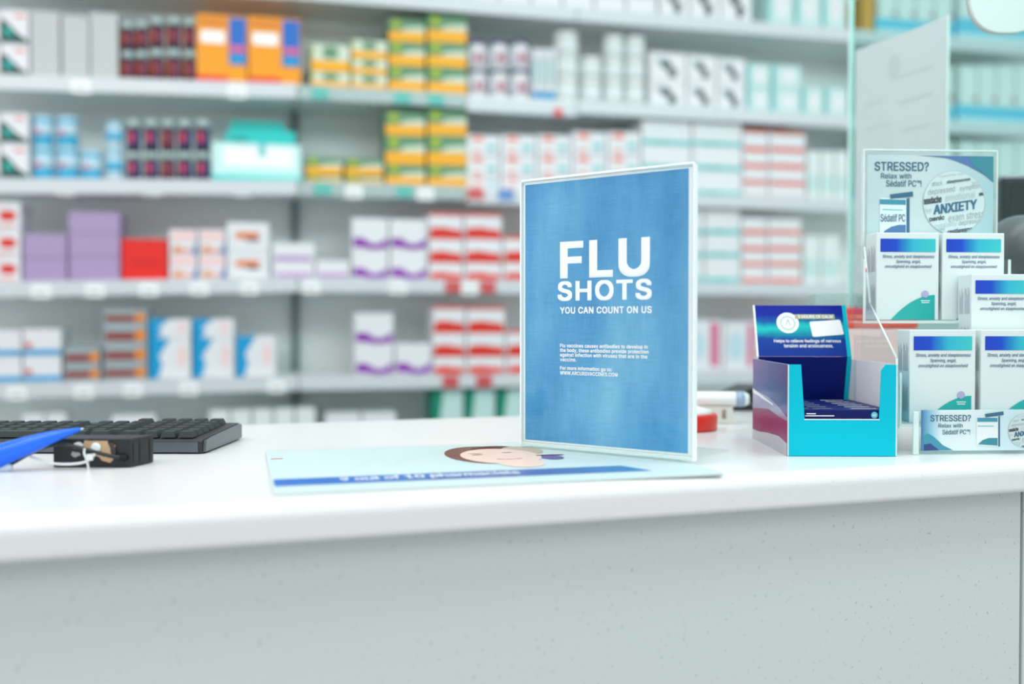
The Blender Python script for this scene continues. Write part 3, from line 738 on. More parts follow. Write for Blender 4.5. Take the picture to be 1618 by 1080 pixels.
# left side print
p = MB(); X = -t - .0003
PURB = gradient('side_print_blue', [(0, (20, 48, 128)), (.45, (30, 84, 152)), (1, (104, 104, 164))], 0, td, 1, .2)
MAG = mat('side_print_magenta', (140, 36, 100), .3, .25); GRV = mat('side_print_silver', (186, 188, 200), .2); VIOL = mat('side_print_violet', (150, 146, 186), .2)
def sidepoly(m, pts, lay): p.face([(X - .0001 * lay, (1 - u) * td, v * thh) for u, v in pts], m)
sidepoly(PURB, rect(0, 0, 1, 1), 0)
sidepoly(VIOL, [(0, .0), (1, 0), (1, .42), (.8, .50), (.5, .58), (0, .62)], 1)
sidepoly(LETTER, [(0, .58), (.62, .50), (.62, .52), (0, .63)], 2)
sidepoly(MAG, [(0, .12), (0, .38), (.3, .42), (.5, .44), (.75, .40), (1, .38), (1, .14), (.8, .18), (.5, .16), (.2, .12)], 3)
sidepoly(GRV, [(0, 0), (1, 0), (1, .14), (.8, .18), (.5, .16), (.2, .12), (0, .12)], 4)
p.build('side_print', ls)
b = MB(); b.box(tw + .0001, tw + t, 0, td, .0005, thh, INW); rs = b.build('side_panel', tb)
b = MB(); b.box(tw + t + .0001, tw + t + .0004, 0, td, .001, thh, CY); b.build('outer_print', rs)
b = MB(); b.box(0, tw, t + .0002, td, .0006, .0016, CY); b.build('box_floor', tb)
b = MB(); b.box(0, tw, td + .0002, td + t, .0005, thh, CY); b.build('back_panel', tb)
# header: folded card that leans out at the crease
yc, zc_, yt, zt2, yb, zb2 = td - .020, .1000, td + .004, .1615, td - .003, .030
HBL = mat('header_blue', (14, 46, 150), .4, .15)
n_, l_, bs = nodes(HBL)
tc = n_.new('ShaderNodeTexCoord'); sx = n_.new('ShaderNodeSeparateXYZ'); l_.new(tc.outputs['Object'], sx.inputs[0])
nz = n_.new('ShaderNodeTexNoise'); nz.inputs['Scale'].default_value = 60; l_.new(tc.outputs['Object'], nz.inputs['Vector'])
m1 = n_.new('ShaderNodeMath'); m1.operation = 'MULTIPLY_ADD'; m1.inputs[1].default_value = .012; l_.new(nz.outputs['Fac'], m1.inputs[0]); l_.new(sx.outputs['Z'], m1.inputs[2])
mr = n_.new('ShaderNodeMapRange'); mr.inputs['From Min'].default_value = .100; mr.inputs['From Max'].default_value = .168; l_.new(m1.outputs[0], mr.inputs['Value'])
cr = n_.new('ShaderNodeValToRGB'); e = cr.color_ramp.elements; e[0].position = 0; e[0].color = rgb((8, 40, 140)); e[1].position = 1; e[1].color = rgb((10, 26, 140))
for ps, cc in ((.38, (8, 64, 150)), (.52, (16, 156, 170)), (.60, (26, 190, 186)), (.72, (10, 90, 158)), (.82, (10, 36, 148))):
    q = e.new(ps); q.color = rgb(cc)
l_.new(mr.outputs[0], cr.inputs['Fac']); l_.new(cr.outputs['Color'], bs.inputs['Base Color'])
hx0, hx1 = .001, tw - .0055
hd = MB()
hd.prism([(yc, zc_), (yt, zt2), (yt + .0012, zt2), (yc + .0012, zc_)], 'x', hx0, hx1, HBL)
hdo = hd.build('header_panel', tb)
hd = MB(); hd.prism([(yc, zc_ - .0003), (yc + .0012, zc_ - .0003), (yb + .0012, zb2), (yb, zb2)], 'x', hx0, hx1, NB); hd.build('lower_panel', tb)
hd = MB(); hd.prism([(yc - .0004, zc_), (yt - .0006, zt2 + .0002), (td + .0060, zt2 + .0002), (td - .0006, zc_), (td - .0006, zb2), (yb, zb2)], 'x', hx1 + .0002, hx1 + .0052, CY); hd.build('side_flange', tb)
hd = MB(); hd.prism([(yc - .0004, zc_), (yt - .0006, zt2 + .0002), (yt + .0012, zt2 + .0002), (yc + .0012, zc_)], 'x', hx0 - .0022, hx0 - .0001, INW); hd.build('side_flange', tb)
hvec = Vector((0, yt - yc, zt2 - zc_)); hl = hvec.length; hn = Vector((0, -hvec.z, hvec.y)).normalized()
HP = lambda x, s, k=1: Vector((x, yc, zc_)) + hvec.normalized() * s + hn * (.0004 * k)
def hpx(px, py):
    best = TF.on_y(px, py, (yc + yt) / 2)
    for _ in range(4):
        s = (best[1] - zc_) / (zt2 - zc_); best = TF.on_y(px, py, yc + (yt - yc) * s)
    return best[0], (best[1] - zc_) / (zt2 - zc_) * hl
def hline(mb, m, body, xa, xb, y0, y1, **k):
    a = hpx(xa, y1); c = hpx(xb, y0); text_into(mb, m, lambda x, s: HP(x, s, 2), body, a[0], c[0], a[1], c[1], **k)
b = MB(); c0 = hpx(1244.5, 510); rr = hpx(1262, 510)[0] - c0[0]
def disc(mb, m, r0, r1, k, cx=None, n=32):
    cx = cx or c0
    for j in range(n):
        a, d = 2 * math.pi * j / n, 2 * math.pi * (j + 1) / n
        P = lambda r, g: HP(cx[0] + r * math.cos(g), cx[1] + r * math.sin(g), k)
        mb.face([P(r1, a), P(r1, d), P(r0, d), P(r0, a)] if r0 else [HP(cx[0], cx[1], k), P(r1, a), P(r1, d)], m)
disc(b, LETTER, 0, rr, 1); b.build('round_badge', hdo)
b = MB(); disc(b, PALEGREY, rr * .55, rr * .63, 2); disc(b, MINT, rr * .63, rr * .74, 2)
for sgn in (-1, 1): b.face([HP(c0[0] + q * rr, c0[1] + s * rr, 3) for q, s in ((-.02, .34), (.05, .34), (sgn * .22 + .03, -.3), (sgn * .22 - .03, -.3))], GREYB)
b.build('badge_dial', hdo)
b = MB(); a_, c_ = hpx(1256, 504), hpx(1318, 496.5); b.face([HP(a_[0], a_[1], 1), HP(c_[0], a_[1], 1), HP(c_[0], c_[1], 1), HP(a_[0], c_[1], 1)], mat('print_gold', (168, 172, 130), .35)); b.build('gold_strip', hdo)
b = MB(); hline(b, LETTER, '5 HOURS OF CALM', 1261, 1315, 498, 503, bold=.03); b.build('strip_lettering', hdo)
b = MB(); pts = [(1278.5, 508.5), (1327, 505), (1333.5, 528.5), (1284, 532.5)]
cs = [Vector(hpx(*q)) for q in pts]; rp = []
for j in range(4):
    A, B, D = cs[j], cs[j - 1], cs[(j + 1) % 4]
    for tt in (0, .25, .5, .75, 1):
        u = A + (B - A).normalized() * .0022 * (1 - tt) ** 2 + (D - A).normalized() * .0022 * tt ** 2; rp.append(HP(u.x, u.y, 2))
b.face(rp, mat('sticker_white', (242, 242, 246), .4)); b.build('blank_sticker', hdo)
b = MB(); hline(b, LETTER, 'Helps to relieve feelings of nervous', 1223, 1328, 536, 542.5, bold=.02); hline(b, LETTER, 'tension and anxiousness.', 1238.5, 1316, 543.5, 549, bold=.02); b.build('claim_lettering', hdo)
# packs standing one behind the other
DB = mat('pack_navy', (10, 24, 92), .4, .2)
PK = None
for k in range(6):
    y0 = .004 + k * .0232
    o = empty('medicine_pack', TF.m @ Vector((tw / 2, y0, .0018)), TF.rot)
    hw = tw / 2 - .003
    q = MB(); q.box(-hw, hw, 0, .0226, 0, .0470, DB, .0006); bo = q.build('pack_body', o)
    q = MB()
    for j, (ua, ub) in enumerate(((-.45, -.28), (-.24, -.06), (.12, .36))):
        q.face([(ua * tw, .009, .0473), (ub * tw, .009, .0473), (ub * tw, .0125, .0473), (ua * tw, .0125, .0473)], LETTER if j == 2 else GREYB)
    q.build('top_print', bo)
    if k == 0:
        FP = lambda x, z: (x, -.0005, z)
        q = MB(); lx = lambda px: TF.on_y(px, 655, y0)[0] - tw / 2
        q.face([(lx(1274), -.0004, .0432), (lx(1289), -.0004, .0432), (lx(1289), -.0004, .0423), (lx(1274), -.0004, .0423)], LETTER)
        q.face([(lx(1272), -.0004, .0410), (lx(1318), -.0004, .0410), (lx(1318), -.0004, .0401), (lx(1272), -.0004, .0401)], LETTER)
        q.build('front_print', bo)
        q = MB(); q.face([(lx(1381.5) + .0035 * math.cos(2 * math.pi * j / 24), -.0005, .0414 + .0035 * math.sin(2 * math.pi * j / 24)) for j in range(24)], mat('print_turq_dot', (86, 196, 214), .4)); dot = q.build('round_mark', bo)
        q = MB(); text_into(q, LETTER, lambda x, z: (x, -.0008, z), '40', lx(1378.5), lx(1384.5), .0400, .0428, bold=.03); q.build('mark_lettering', dot)
    tag(o, ['navy pack with round 40 mark, foremost in turquoise display box', 'navy pack, second from front in turquoise display box', 'navy pack, third from front in turquoise display box', 'navy pack, fourth from front in turquoise display box', 'navy pack, fifth from front in turquoise display box', 'navy pack, rearmost in turquoise display box'][k], 'medicine pack', 'navy packs in the turquoise box')

# ------------------------------------------------------------------ clear tiered stand with medicine boxes
p0 = at_z(1447, 718.5, CT)
GF = Frame(p0, R(-10.5))
def dep_y(y): return y
st = empty('acrylic_display_stand', GF.o, GF.rot); tag(st, 'clear tiered acrylic stand with stressed header card and stepped trays', 'display stand')
y_strip, y_low, y_mid, y_up, y_back = .004, .020, .056, .090, .128
BWD, BHT, BDP = .0735, .1005, .030
gx = lambda px, y, py=600: GF.on_y(px, py, y)[0]
xl = gx(1421, y_low)                 # left wall of the trays
xr = xl + 3 * .0785 + .006
zlow = GF.on_y(1460, 668, y_low)[1]; zup = GF.on_y(1400, 506, y_up)[1]; zmid = GF.on_y(1520, 433, y_mid)[1] - BHT
HBK = mat('header_card_back', (224, 240, 242), .4)
# header
hxa, hxb = gx(1364, y_back, 300), gx(1574, y_back, 300)
hz1 = GF.on_y(1470, 239, y_back)[1]
b = MB(); b.box(hxa, hxb, y_back, y_back + .003, .0005, hz1, ACRYL, .0005); b.build('back_panel', st)
for nm, q in (('top_edge', (hxa, hxb, hz1 + .0001, hz1 + .0018)),):
    b = MB(); b.box(q[0], q[1], y_back - .003, y_back + .003, q[2], q[3], ACEDGE); b.build('rim', st)
for xx in (hxa, hxb):
    b = MB(); b.box(xx - .0012, xx + .0004, y_back - .003, y_back + .003, zup + .04, hz1, ACEDGE); b.build('rim', st)
# header card
ca, cb = gx(1370.5, y_back - .002, 300), gx(1570, y_back - .002, 300); cz0, cz1 = zup + .02, GF.on_y(1470, 245, y_back - .002)[1]
CARD = gradient('header_card', [(0, (200, 220, 222)), (.45, (216, 226, 228)), (1, (178, 212, 218))], ca, cb)
b = MB(); b.box(ca, cb, y_back - .0016, y_back - .0008, cz0, cz1, CARD); hc = b.build('header_card', st)
TEALD = mat('print_deep_teal', (34, 104, 136), .45); SWA = mat('print_wave_blue', (74, 122, 176), .45); SWB = mat('print_wave_teal', (38, 140, 156), .45); GT = [mat('print_word_%d' % k, c, .5) for k, c in enumerate(((196, 202, 204), (168, 176, 180), (110, 122, 130), (66, 78, 88)))]
yh = y_back - .0020
HQ = lambda x, z, k=0: (x, yh - .0002 * k, z)
def hpt(px, py): return GF.on_y(px, py, yh)
def hpoly(mb, m, pts, k=0): mb.face([HQ(*hpt(*q), k) for q in pts], m)
def htext(mb, m, body, xa, xb, y0, y1, k=1, **kw):
    a, c = hpt(xa, y1), hpt(xb, y0); text_into(mb, m, lambda x, z: HQ(x, z, k), body, a[0], c[0], a[1], c[1], **kw)
b = MB(); hpoly(b, SWA, [(1448, 245.5), (1569.5, 247), (1569.5, 262), (1553, 258), (1530, 254), (1500, 250), (1470, 247)])
hpoly(b, SWA, [(1490, 248), (1569.5, 248), (1569.5, 286), (1562, 280), (1545, 270), (1528, 261), (1508, 253)], 1)
hpoly(b, SWB, [(1530, 248), (1569.5, 248), (1569.5, 288), (1556, 276), (1540, 263)], 2); b.build('printed_wave', hc)
b = MB(); htext(b, TEALD, 'STRESSED?', 1382, 1467.5, 256, 269.5, bold=.02); htext(b, TEALD, 'Relax with', 1392, 1440, 273.5, 281.8, bold=.01); htext(b, TEALD, 'Sédatif PC™!', 1400, 1456, 284.6, 294.5, bold=.01); b.build('header_lettering', hc)
b = MB(); hpoly(b, mat('print_pack_white', (236, 246, 248), .4), [(1390, 312), (1432, 314), (1432, 372), (1390, 372)], 1); hpoly(b, TEALD, [(1432, 314), (1437, 312), (1437, 372), (1432, 372)], 1)
hpoly(b, mat('print_band_teal', (52, 150, 176), .4), [(1390, 314.5), (1431, 315.5), (1431, 323.5), (1390, 322.5)], 2); hpoly(b, TEALD, [(1406, 307), (1442, 302.5), (1442.5, 310), (1407, 314)], 3)
hpoly(b, PTEAL, [(1394, 330), (1426, 331), (1426, 332.5), (1394, 331.5)], 2); hpoly(b, SWA, [(1392, 372), (1398, 364), (1408, 358), (1420, 355), (1431, 355), (1431, 372)], 2)
b.build('printed_pack', hc)
b = MB(); htext(b, TEALD, 'Sédatif PC', 1391, 1430, 338, 350, 3, bold=.01); b.build('pack_lettering', hc)
# globe of words
gc = hpt(1507, 320); gr = hpt(1556, 320)[0] - gc[0]
GLO = mat('print_globe', (220, 232, 234), .5); GLO2 = mat('print_globe_rim', (186, 198, 202), .5)
def globe(parent, gc, gr, P, k0):
    g = MB()
    g.face([P(gc[0] + gr * math.cos(2 * math.pi * j / 48), gc[1] + gr * math.sin(2 * math.pi * j / 48), k0) for j in range(48)], GLO2)
    g.face([P(gc[0] + gr * .985 * math.cos(2 * math.pi * j / 48), gc[1] + gr * .985 * math.sin(2 * math.pi * j / 48), k0 + 1) for j in range(48)], GLO)
    return g
def warp_on(gc, gr, tilt=.14):
    def wp(x, z):
        u, v = x, z                                  # globe units
        v = v + tilt * u
        r = math.hypot(u, v)
        if r > .975: u, v = u * .975 / r, v * .975 / r
        return gc[0] + u * gr, gc[1] + v * gr
    return wp
WORDS = [('insomnia worry', -.5, .45, .82, .92, 0, 1), ('attack', -.72, -.38, .60, .74, 1, 1), ('sleeplessness', -.24, .52, .60, .72, 2, 1.0), ('tension', .58, .86, .46, .6, 0, 1), ('depressed', -.84, .02, .30, .52, 1, 1), ('symptoms', .18, .95, .30, .48, 1, 1),
         ('headache', -1.0, -.40, .06, .28, 3, 1), ('emotional', -.28, .68, .07, .29, 0, 1), ('ANXIETY', -.66, .74, -.29, .01, 9, 1), ('mind', .80, .97, .10, .22, 3, 1), ('fear', -.95, -.70, -.2, -.05, 0, 1), ('panic', -.80, -.30, -.52, -.34, 3, 1), ('exam stress', -.18, .97, -.58, -.37, 1, 1),
         ('irritability', -.62, .1, -.76, -.58, 0, 1), ('depression', .16, .92, -.78, -.58, 1, 1), ('restlessness', -.2, .78, -.96, -.82, 3, 1), ('worried', -.7, -.3, -.82, -.72, 1, 1)]
def words(parent, gc, gr, P, k0, res=2):
    for body, a, c, z0, z1, g, _ in WORDS:
        mb = MB(); m = TEALD if g == 9 else GT[g]
        text_into(mb, m, lambda x, z: P(x, z, k0), body, a, c, z0, z1, warp=warp_on(gc, gr), bold=.05 if g in (2, 3, 9) else 0, res=res)
        yield mb
g = globe(hc, gc, gr, HQ, 1); go = g.build('printed_globe', hc)
allw = MB()
for mb in words(hc, gc, gr, HQ, 4):
    i = len(allw.v); allw.v += mb.v
    for f, mm in zip(mb.f, mb.m): allw.f.append([i + j for j in f]); allw.m.append(allw.mi(mb.mats[mm])); allw.sm.append(False)
allw.build('globe_lettering', hc)
b = MB(); b.box(hxa + .001, hxb - .001, y_back - .0034, y_back - .0028, cz0, hz1 - .0005, ACRYL); b.build('header_cover', st)
# trays: floor, lip and side walls
def tray_part(name, x0, x1, y0, y1, z, lip, side):
    b = MB(); b.box(x0, x1, y0 - .004, y1, z - .0032, z - .0004, ACRYL); f = b.build(name, st)
    e2 = MB(); e2.box(x0, x1, y0 - .0066, y0 - .0042, z - .0034, z - .0002, ACEDGE); e2.build('front_rim', f)
    for xx in (x0, x1):
        e2 = MB(); e2.box(xx - .0024, xx - .0002, y0 - .004, y1, z - .0032, z + side, ACRYL); e2.build('side_wall', f)
        e2 = MB(); e2.box(xx - .0024, xx - .0002, y0 - .0066, y0 - .0042, z - .0034, z + side, ACEDGE); e2.build('wall_edge', f)
xlu = gx(1364, y_up, 500)
tray_part('lower_tray', xl, xr, y_low, y_low + .034, zlow, .02, .055)
tray_part('middle_tray', gx(1500, y_mid), xr, y_mid, y_mid + .032, zmid, .02, .03)
tray_part('upper_tray', xlu, xlu + 2 * .0785 + .014, y_up, y_up + .036, zup, .02, .07)
# left cheek with its slanting edge
ck = [(y_back, .0005), (y_back, zup + .09), (y_up + .012, zup + .085), (y_up - .004, zup + .02), (y_low - .004, zlow + .07), (y_low - .008, zlow - .004), (y_strip, zlow - .004), (y_strip, .0005)]
b = MB(); b.prism(ck, 'x', xl - .0062, xl - .0034, ACRYL); cko = b.build('side_cheek', st)
ed = [ck[2], ck[3], ck[4], ck[5]]
b = MB()
for (ya, za), (yb_, zb_) in zip(ed[:-1], ed[1:]):
    b.tube([(xl - .0048, ya, za), (xl - .0048, yb_, zb_)], .0013, ACEDGE, 6)
b.build('cheek_edge', st)
q = MB(); q.lathe([(.0026, 0), (.0026, .0012)], SCARLET, 20, axis='x'); ps_ = gx(1370, y_up + .01, 426); o = q.build('red_dot', st); o.location = (xl - .0076, y_up + .004, GF.on_y(1370, 426, y_up)[1])
# corner post and front strip
b = MB(); b.box(gx(1444, 0), gx(1453, 0), .0, .0030, .0005, GF.on_y(1450, 650, 0)[1], ACEDGE, .0006); b.build('corner_post', st)
sa = gx(1456, y_strip, 680); sb = sa + .185; sz0, sz1 = GF.on_y(1460, 712, y_strip)[1], GF.on_y(1460, 647.5, y_strip)[1]
STRIP = gradient('strip_card', [(0, (48, 126, 176)), (.10, (150, 200, 222)), (.22, (232, 242, 246)), (.5, (236, 244, 246)), (1, (214, 234, 240))], sa, sa + .10)
b = MB(); b.box(sa, sb, y_strip, y_strip + .0008, max(sz0, .0006), sz1, STRIP); sc = b.build('front_card', st)
b = MB(); b.box(sa - .002, sb, y_strip - .0034, y_strip - .0016, .0006, sz1 + .001, ACRYL); b.build('front_cover', st)
ys_ = y_strip - .0003
SQ = lambda x, z, k=0: (x, ys_ - .0002 * k, z)
spt = lambda px, py: GF.on_y(px, py, ys_)
def spoly(mb, m, pts, k=0): mb.face([SQ(*spt(*q), k) for q in pts], m)
def stext(mb, m, body, xa, xb, y0, y1, k=1, **kw):
    a, c = spt(xa, y1), spt(xb, y0); text_into(mb, m, lambda x, z: SQ(x, z, k), body, a[0], c[0], a[1], c[1], **kw)
b = MB(); stext(b, TEALD, 'STRESSED?', 1470, 1534, 655, 665.5, bold=.02); stext(b, TEALD, 'Relax with', 1483, 1521, 668.5, 675.3, bold=.01); stext(b, TEALD, 'Sédatif PC™!', 1489, 1533, 678, 686, bold=.01); b.build('card_lettering', sc)
b = MB(); spoly(b, mat('print_band_teal', (52, 150, 176), .4), [(1459.5, 690), (1466, 684), (1476, 690), (1490, 703), (1506, 711), (1459.5, 711.5)], 0); spoly(b, mat('print_navy', (24, 60, 130), .4), [(1459.5, 702), (1470, 700), (1484, 711), (1459.5, 711.5)], 1); b.build('printed_wave', sc)
b = MB(); spoly(b, LETTER, [(1543, 658), (1577, 658), (1577, 705), (1543, 703)], 1); spoly(b, mat('print_band_teal', (52, 150, 176), .4), [(1544, 659.5), (1576, 659.5), (1576, 666), (1544, 666)], 2); spoly(b, TEALD, [(1556, 653.5), (1585, 649.5), (1585.5, 655), (1557, 659)], 3)
spoly(b, TEALD, [(1577, 658), (1580, 656), (1580, 705), (1577, 705)], 1); spoly(b, SWB, [(1545, 701.5), (1552, 695), (1562, 691.5), (1576, 691.5), (1576, 703.5)], 2); spoly(b, PTEAL, [(1545, 672), (1570, 672), (1570, 673.5), (1545, 673.5)], 2); b.build('printed_pack', sc)
gc2 = spt(1619, 680); gr2 = spt(1645, 680)[0] - gc2[0]
globe(sc, gc2, gr2, SQ, 1).build('printed_globe', sc)
allw = MB()
for mb in words(sc, gc2, gr2, SQ, 4, 1):
    i = len(allw.v); allw.v += mb.v
    for f, mm in zip(mb.f, mb.m): allw.f.append([i + j for j in f]); allw.m.append(allw.mi(mb.mats[mm])); allw.sm.append(False)
allw.build('globe_lettering', sc)

# the medicine boxes in the stand
BOXW = mat('box_cool_white', (220, 230, 230), .4)
BBAND = gradient('box_band', [(0, (24, 66, 188)), (.28, (20, 74, 196)), (.45, (32, 138, 196)), (.6, (50, 180, 204)), (1, (58, 196, 196))], -.032, .032)
BTEAL = gradient('box_hill', [(0, (58, 180, 172)), (1, (28, 168, 164))], -.03, .032)
INKB = mat('box_ink', (76, 108, 140), .5)
def box_meshes():
    d = {}
    q = MB(); q.box(-BWD / 2, BWD / 2, 0, BDP, 0, BHT, BOXW, .0008); d['carton'] = q.mesh('carton')
    F = lambda x, z, k=0: (x, -.0005 - .0002 * k, z)
    q = MB(); q.face([F(x, z) for x, z in ((-.0325, .0785), (.0325, .0785), (.0325, .0935), (-.0325, .0935))], BBAND); d['gradient_band'] = q.mesh('gradient_band')
    q = MB()
    for body, a, c, z0, z1, sh_ in (('Stress, anxiety and sleeplessness', -.030, .031, .0705, .0752, 0), ('Spanning, angst,', -.014, .015, .0648, .0693, 0), ('onrustigheid en slaaploosheid', -.027, .028, .0592, .0637, .25)):
        text_into(q, INKB, lambda x, z: F(x, z), body, a, c, z0, z1, bold=.01, shear=sh_ or .12, res=1)
    d['front_lettering'] = q.mesh('front_lettering')
    hill = [(-.020, .0006)] + [(-.020 + .052 * t, .0006 + .0285 * (1 - (1 - t) ** 2.0)) for t in [k / 12 for k in range(1, 13)]] + [(.032, .0006)]
    q = MB(); q.face([F(x, z) for x, z in hill], BTEAL); d['printed_hill'] = q.mesh('printed_hill')
    q = MB(); q.face([F(.0205 + .0042 * math.cos(2 * math.pi * j / 24), .0300 + .0040 * math.sin(2 * math.pi * j / 24), 2) for j in range(24)], mat('print_pill_lilac', (176, 170, 208), .4))
    q.face([F(x, z, 1) for x, z in ((.0155, .0220), (.026, .0220), (.026, .0228), (.0155, .0228))], LETTER); q.face([F(x, z, 1) for x, z in ((.0162, .0198), (.0252, .0198), (.0252, .0206), (.0162, .0206))], LETTER); d['printed_pill'] = q.mesh('printed_pill')
    q = MB()
    for r in range(2):
        for k in range(9):
            y = .004 + k * .0024 + (.002 if k > 4 else 0)
            ln = (.026, .03, .022, .028, .03, .024, .029, .02, .027)[k]
            z0 = .012 + r * .044
            q.face([(-BWD / 2 - .0004, y, z0), (-BWD / 2 - .0004, y + .0009, z0), (-BWD / 2 - .0004, y + .0009, z0 + ln), (-BWD / 2 - .0004, y, z0 + ln)], mat('side_ink', (184, 182, 196), .5))
    d['side_lettering'] = q.mesh('side_lettering')
    return d
BD = box_meshes()
spots = []
fx_ = lambda px, py, y: gx(px, y, py) + BWD / 2
spots.append((fx_(1437, 600, y_low), y_low, zlow, 0, 'white medicine box with blue band, left one in the lower tray'))
spots.append((fx_(1550, 600, y_low), y_low, zlow, 0, 'white medicine box with blue band, right one in the lower tray'))
spots.append((fx_(1535, 480, y_mid), y_mid, zmid, R(0), 'white medicine box with striped side, in the middle tray'))
spots.append((fx_(1385, 440, y_up), y_up, zup, 0, 'white medicine box with blue band, upper left beside the red dot'))
spots.append((fx_(1489, 440, y_up), y_up, zup, 0, 'white medicine box with blue band, upper right below the word globe'))
for x, y, z, rz, lab in spots:
    o = empty('medicine_box', GF.m @ Vector((x, y, z + .0003)), GF.rot + rz)
    for nm in ('carton', 'gradient_band', 'front_lettering', 'printed_hill', 'printed_pill', 'side_lettering'): link(nm, BD[nm], o)
    tag(o, lab, 'medicine box', 'medicine boxes in the acrylic stand')

# ------------------------------------------------------------------ glass screen and the sheet on it
ga = at_depth(1340, 300, 1.72); gb = at_depth(1497, 300, 1.51)
GSF = Frame((ga.x, ga.y, CT), math.atan2(gb.y - ga.y, gb.x - ga.x))
gs = empty('glass_screen', GSF.o, GSF.rot); tag(gs, 'tall clear glass screen rising from counter behind the acrylic stand', 'screen')
GLASS = clear('screen_glass', (233, 249, 247), 1.45, .01)
b = MB(); b.box(.0045, .70, 0, .006, .0008, 1.15, GLASS); b.build('glass_pane', gs)
b = MB(); b.box(0, .0043, -.001, .007, .0008, 1.15, clear('glass_cut_edge', (236, 250, 248), 1.45, .1, .6, (238, 250, 248))); b.build('polished_edge', gs)
sx0 = GSF.on_y(1349, 300, -.004)[0]; sx1 = GSF.on_y(1496, 300, -.004)[0]; sz1 = GSF.on_y(1496, 25, -.004)[1]; sz1b = GSF.on_y(1350, 78, -.004)[1]; sz0 = GSF.on_y(1356, 468, -.004)[1]
nt = empty('notice_sheet', GSF.m @ Vector(((sx0 + sx1) / 2, -.0052, sz0)), GSF.rot); tag(nt, 'tall pale paper notice in clear sleeve fixed on the glass screen', 'notice')
hw = (sx1 - sx0) / 2; nh = (sz1 + sz1b) / 2 - sz0
PAPER = mat('notice_paper', (216, 226, 225), .6)
b = MB(); b.box(-hw + .002, hw - .003, .0016, .0022, .002, nh - .002, PAPER); po = b.build('paper', nt)
b = MB(); FT = mat('faint_ink', (204, 216, 215), .6)
for v, a, c in ((.83, -.1, .7), (.76, -.75, -.35), (.73, 0, .7), (.66, -.75, -.2), (.62, .1, .65), (.56, -.75, -.1), (.50, -.6, .5), (.42, -.7, .3), (.30, .1, .6)):
    b.face([(a * hw, .0012, v * nh), (c * hw, .0012, v * nh), (c * hw, .0012, (v + .008) * nh), (a * hw, .0012, (v + .008) * nh)], FT)
b.face([(u * hw, .0012, v * nh) for u, v in oval(-.1, .88, .14, .045)], FT)
b.build('faint_print', nt)
b = MB(); b.box(-hw, hw, -.0008, .0006, 0, nh, ACRYL); b.build('clear_sleeve', nt)
b = MB(); b.box(hw - .0012, hw + .0008, -.001, .004, 0, nh, ACEDGE); b.build('sleeve_edge', nt)

# ------------------------------------------------------------------ behind the counter top, right side
# white rounded panel hanging in at the top right
dp = 1.32
c0w = at_depth(1592, -18, dp)
HF = Frame(c0w, R(-14))
hp_ = empty('hanging_sign_disc', HF.o, HF.rot); tag(hp_, 'white rounded panel hanging into view above the stand', 'hanging sign')
pts = []
for k in range(40):
    t = 2 * math.pi * k / 40; cc, ss = math.cos(t), math.sin(t)
    ex = 2.0 / 2.6
    pts.append((.050 * abs(cc) ** ex * (1 if cc > 0 else -1), .058 * abs(ss) ** ex * (1 if ss > 0 else -1)))
b = MB(); b.prism(pts, 'y', 0, .012, mat('panel_white', (208, 216, 214), .35), True); b.build('disc', hp_)
b = MB(); b.lathe([(.014, -.0008), (.014, 0)], mat('panel_emblem_grey', (146, 176, 174), .4), 24, (.012, 0, .014), 'y'); b.build('round_emblem', hp_)
b = MB(); b.tube([(0, .006, .056), (0, .006, 1.4)], .006, mat('hanger_white', (220, 226, 226), .4)); b.build('hanging_rod', hp_)

# black monitor at the right edge
mo_ = at_depth(1582, 430, 1.62)
MFR = Frame((mo_.x, mo_.y, CT), R(-22))
mn = empty('computer_monitor', MFR.o, MFR.rot); tag(mn, 'black monitor cut by the right edge behind the stand', 'monitor')
zt_m = MFR.on_y(1600, 281, 0)[1]; zb_m = MFR.on_y(1600, 438, 0)[1]
BLK = mat('black_plastic', (26, 30, 32), .35)
b = MB(); b.box(0, .34, 0, .03, zb_m, zt_m, BLK, .004); b.build('housing', mn)
b = MB(); b.box(.001, .339, -.0015, .028, zt_m + .0002, zt_m + .004, mat('lit_edge_pink_grey', (214, 178, 196), .3), .0005); b.build('lit_top_edge', mn)  # pink-grey strip paints the light reflected along the monitor's top edge
b = MB(); b.box(.012, .328, -.0012, -.0002, zb_m + .014, zt_m - .012, mat('screen_dark', (20, 34, 36), .12)); b.build('screen', mn)
b = MB(); b.box(.14, .20, .012, .028, .012, zb_m + .01, BLK, .003); b.build('stand_neck', mn)
b = MB(); b.box(.08, .26, -.04, .10, .0008, .012, BLK, .004); b.build('stand_foot', mn)
# grey scanner head standing before the monitor
so = at_depth(1612, 392, 1.27)
SCF = Frame((so.x, so.y, CT), R(-14))
sn = empty('barcode_scanner', SCF.o, SCF.rot); tag(sn, 'grey rounded barcode scanner on stand before the black monitor', 'scanner')
zs = so.z - CT
GRY = mat('scanner_grey', (92, 100, 104), .3); 
bm_ = bmesh.new(); bmesh.ops.create_uvsphere(bm_, u_segments=28, v_segments=18, radius=1)
for v in bm_.verts: v.co = Vector((v.co.x * .042, v.co.y * .05, v.co.z * .042 - max(0, v.co.x) * .025 + zs))
b = MB(); b.add(bm_, GRY, True); bm_.free(); b.build('head', sn)
bm_ = bmesh.new(); bmesh.ops.create_uvsphere(bm_, u_segments=24, v_segments=14, radius=1)
for v in bm_.verts: v.co = Vector((v.co.x * .030 + .012, v.co.y * .012 - .044, v.co.z * .026 + zs + .004))
b = MB(); b.add(bm_, mat('scanner_window_pink', (196, 150, 174), .2), True); bm_.free(); b.build('window', sn)
b = MB(); b.tube([(0, .01, zs - .03), (.004, .02, zs - .08), (.004, .03, .012)], [.016, .012, .012], BLK, 12); b.build('neck', sn)
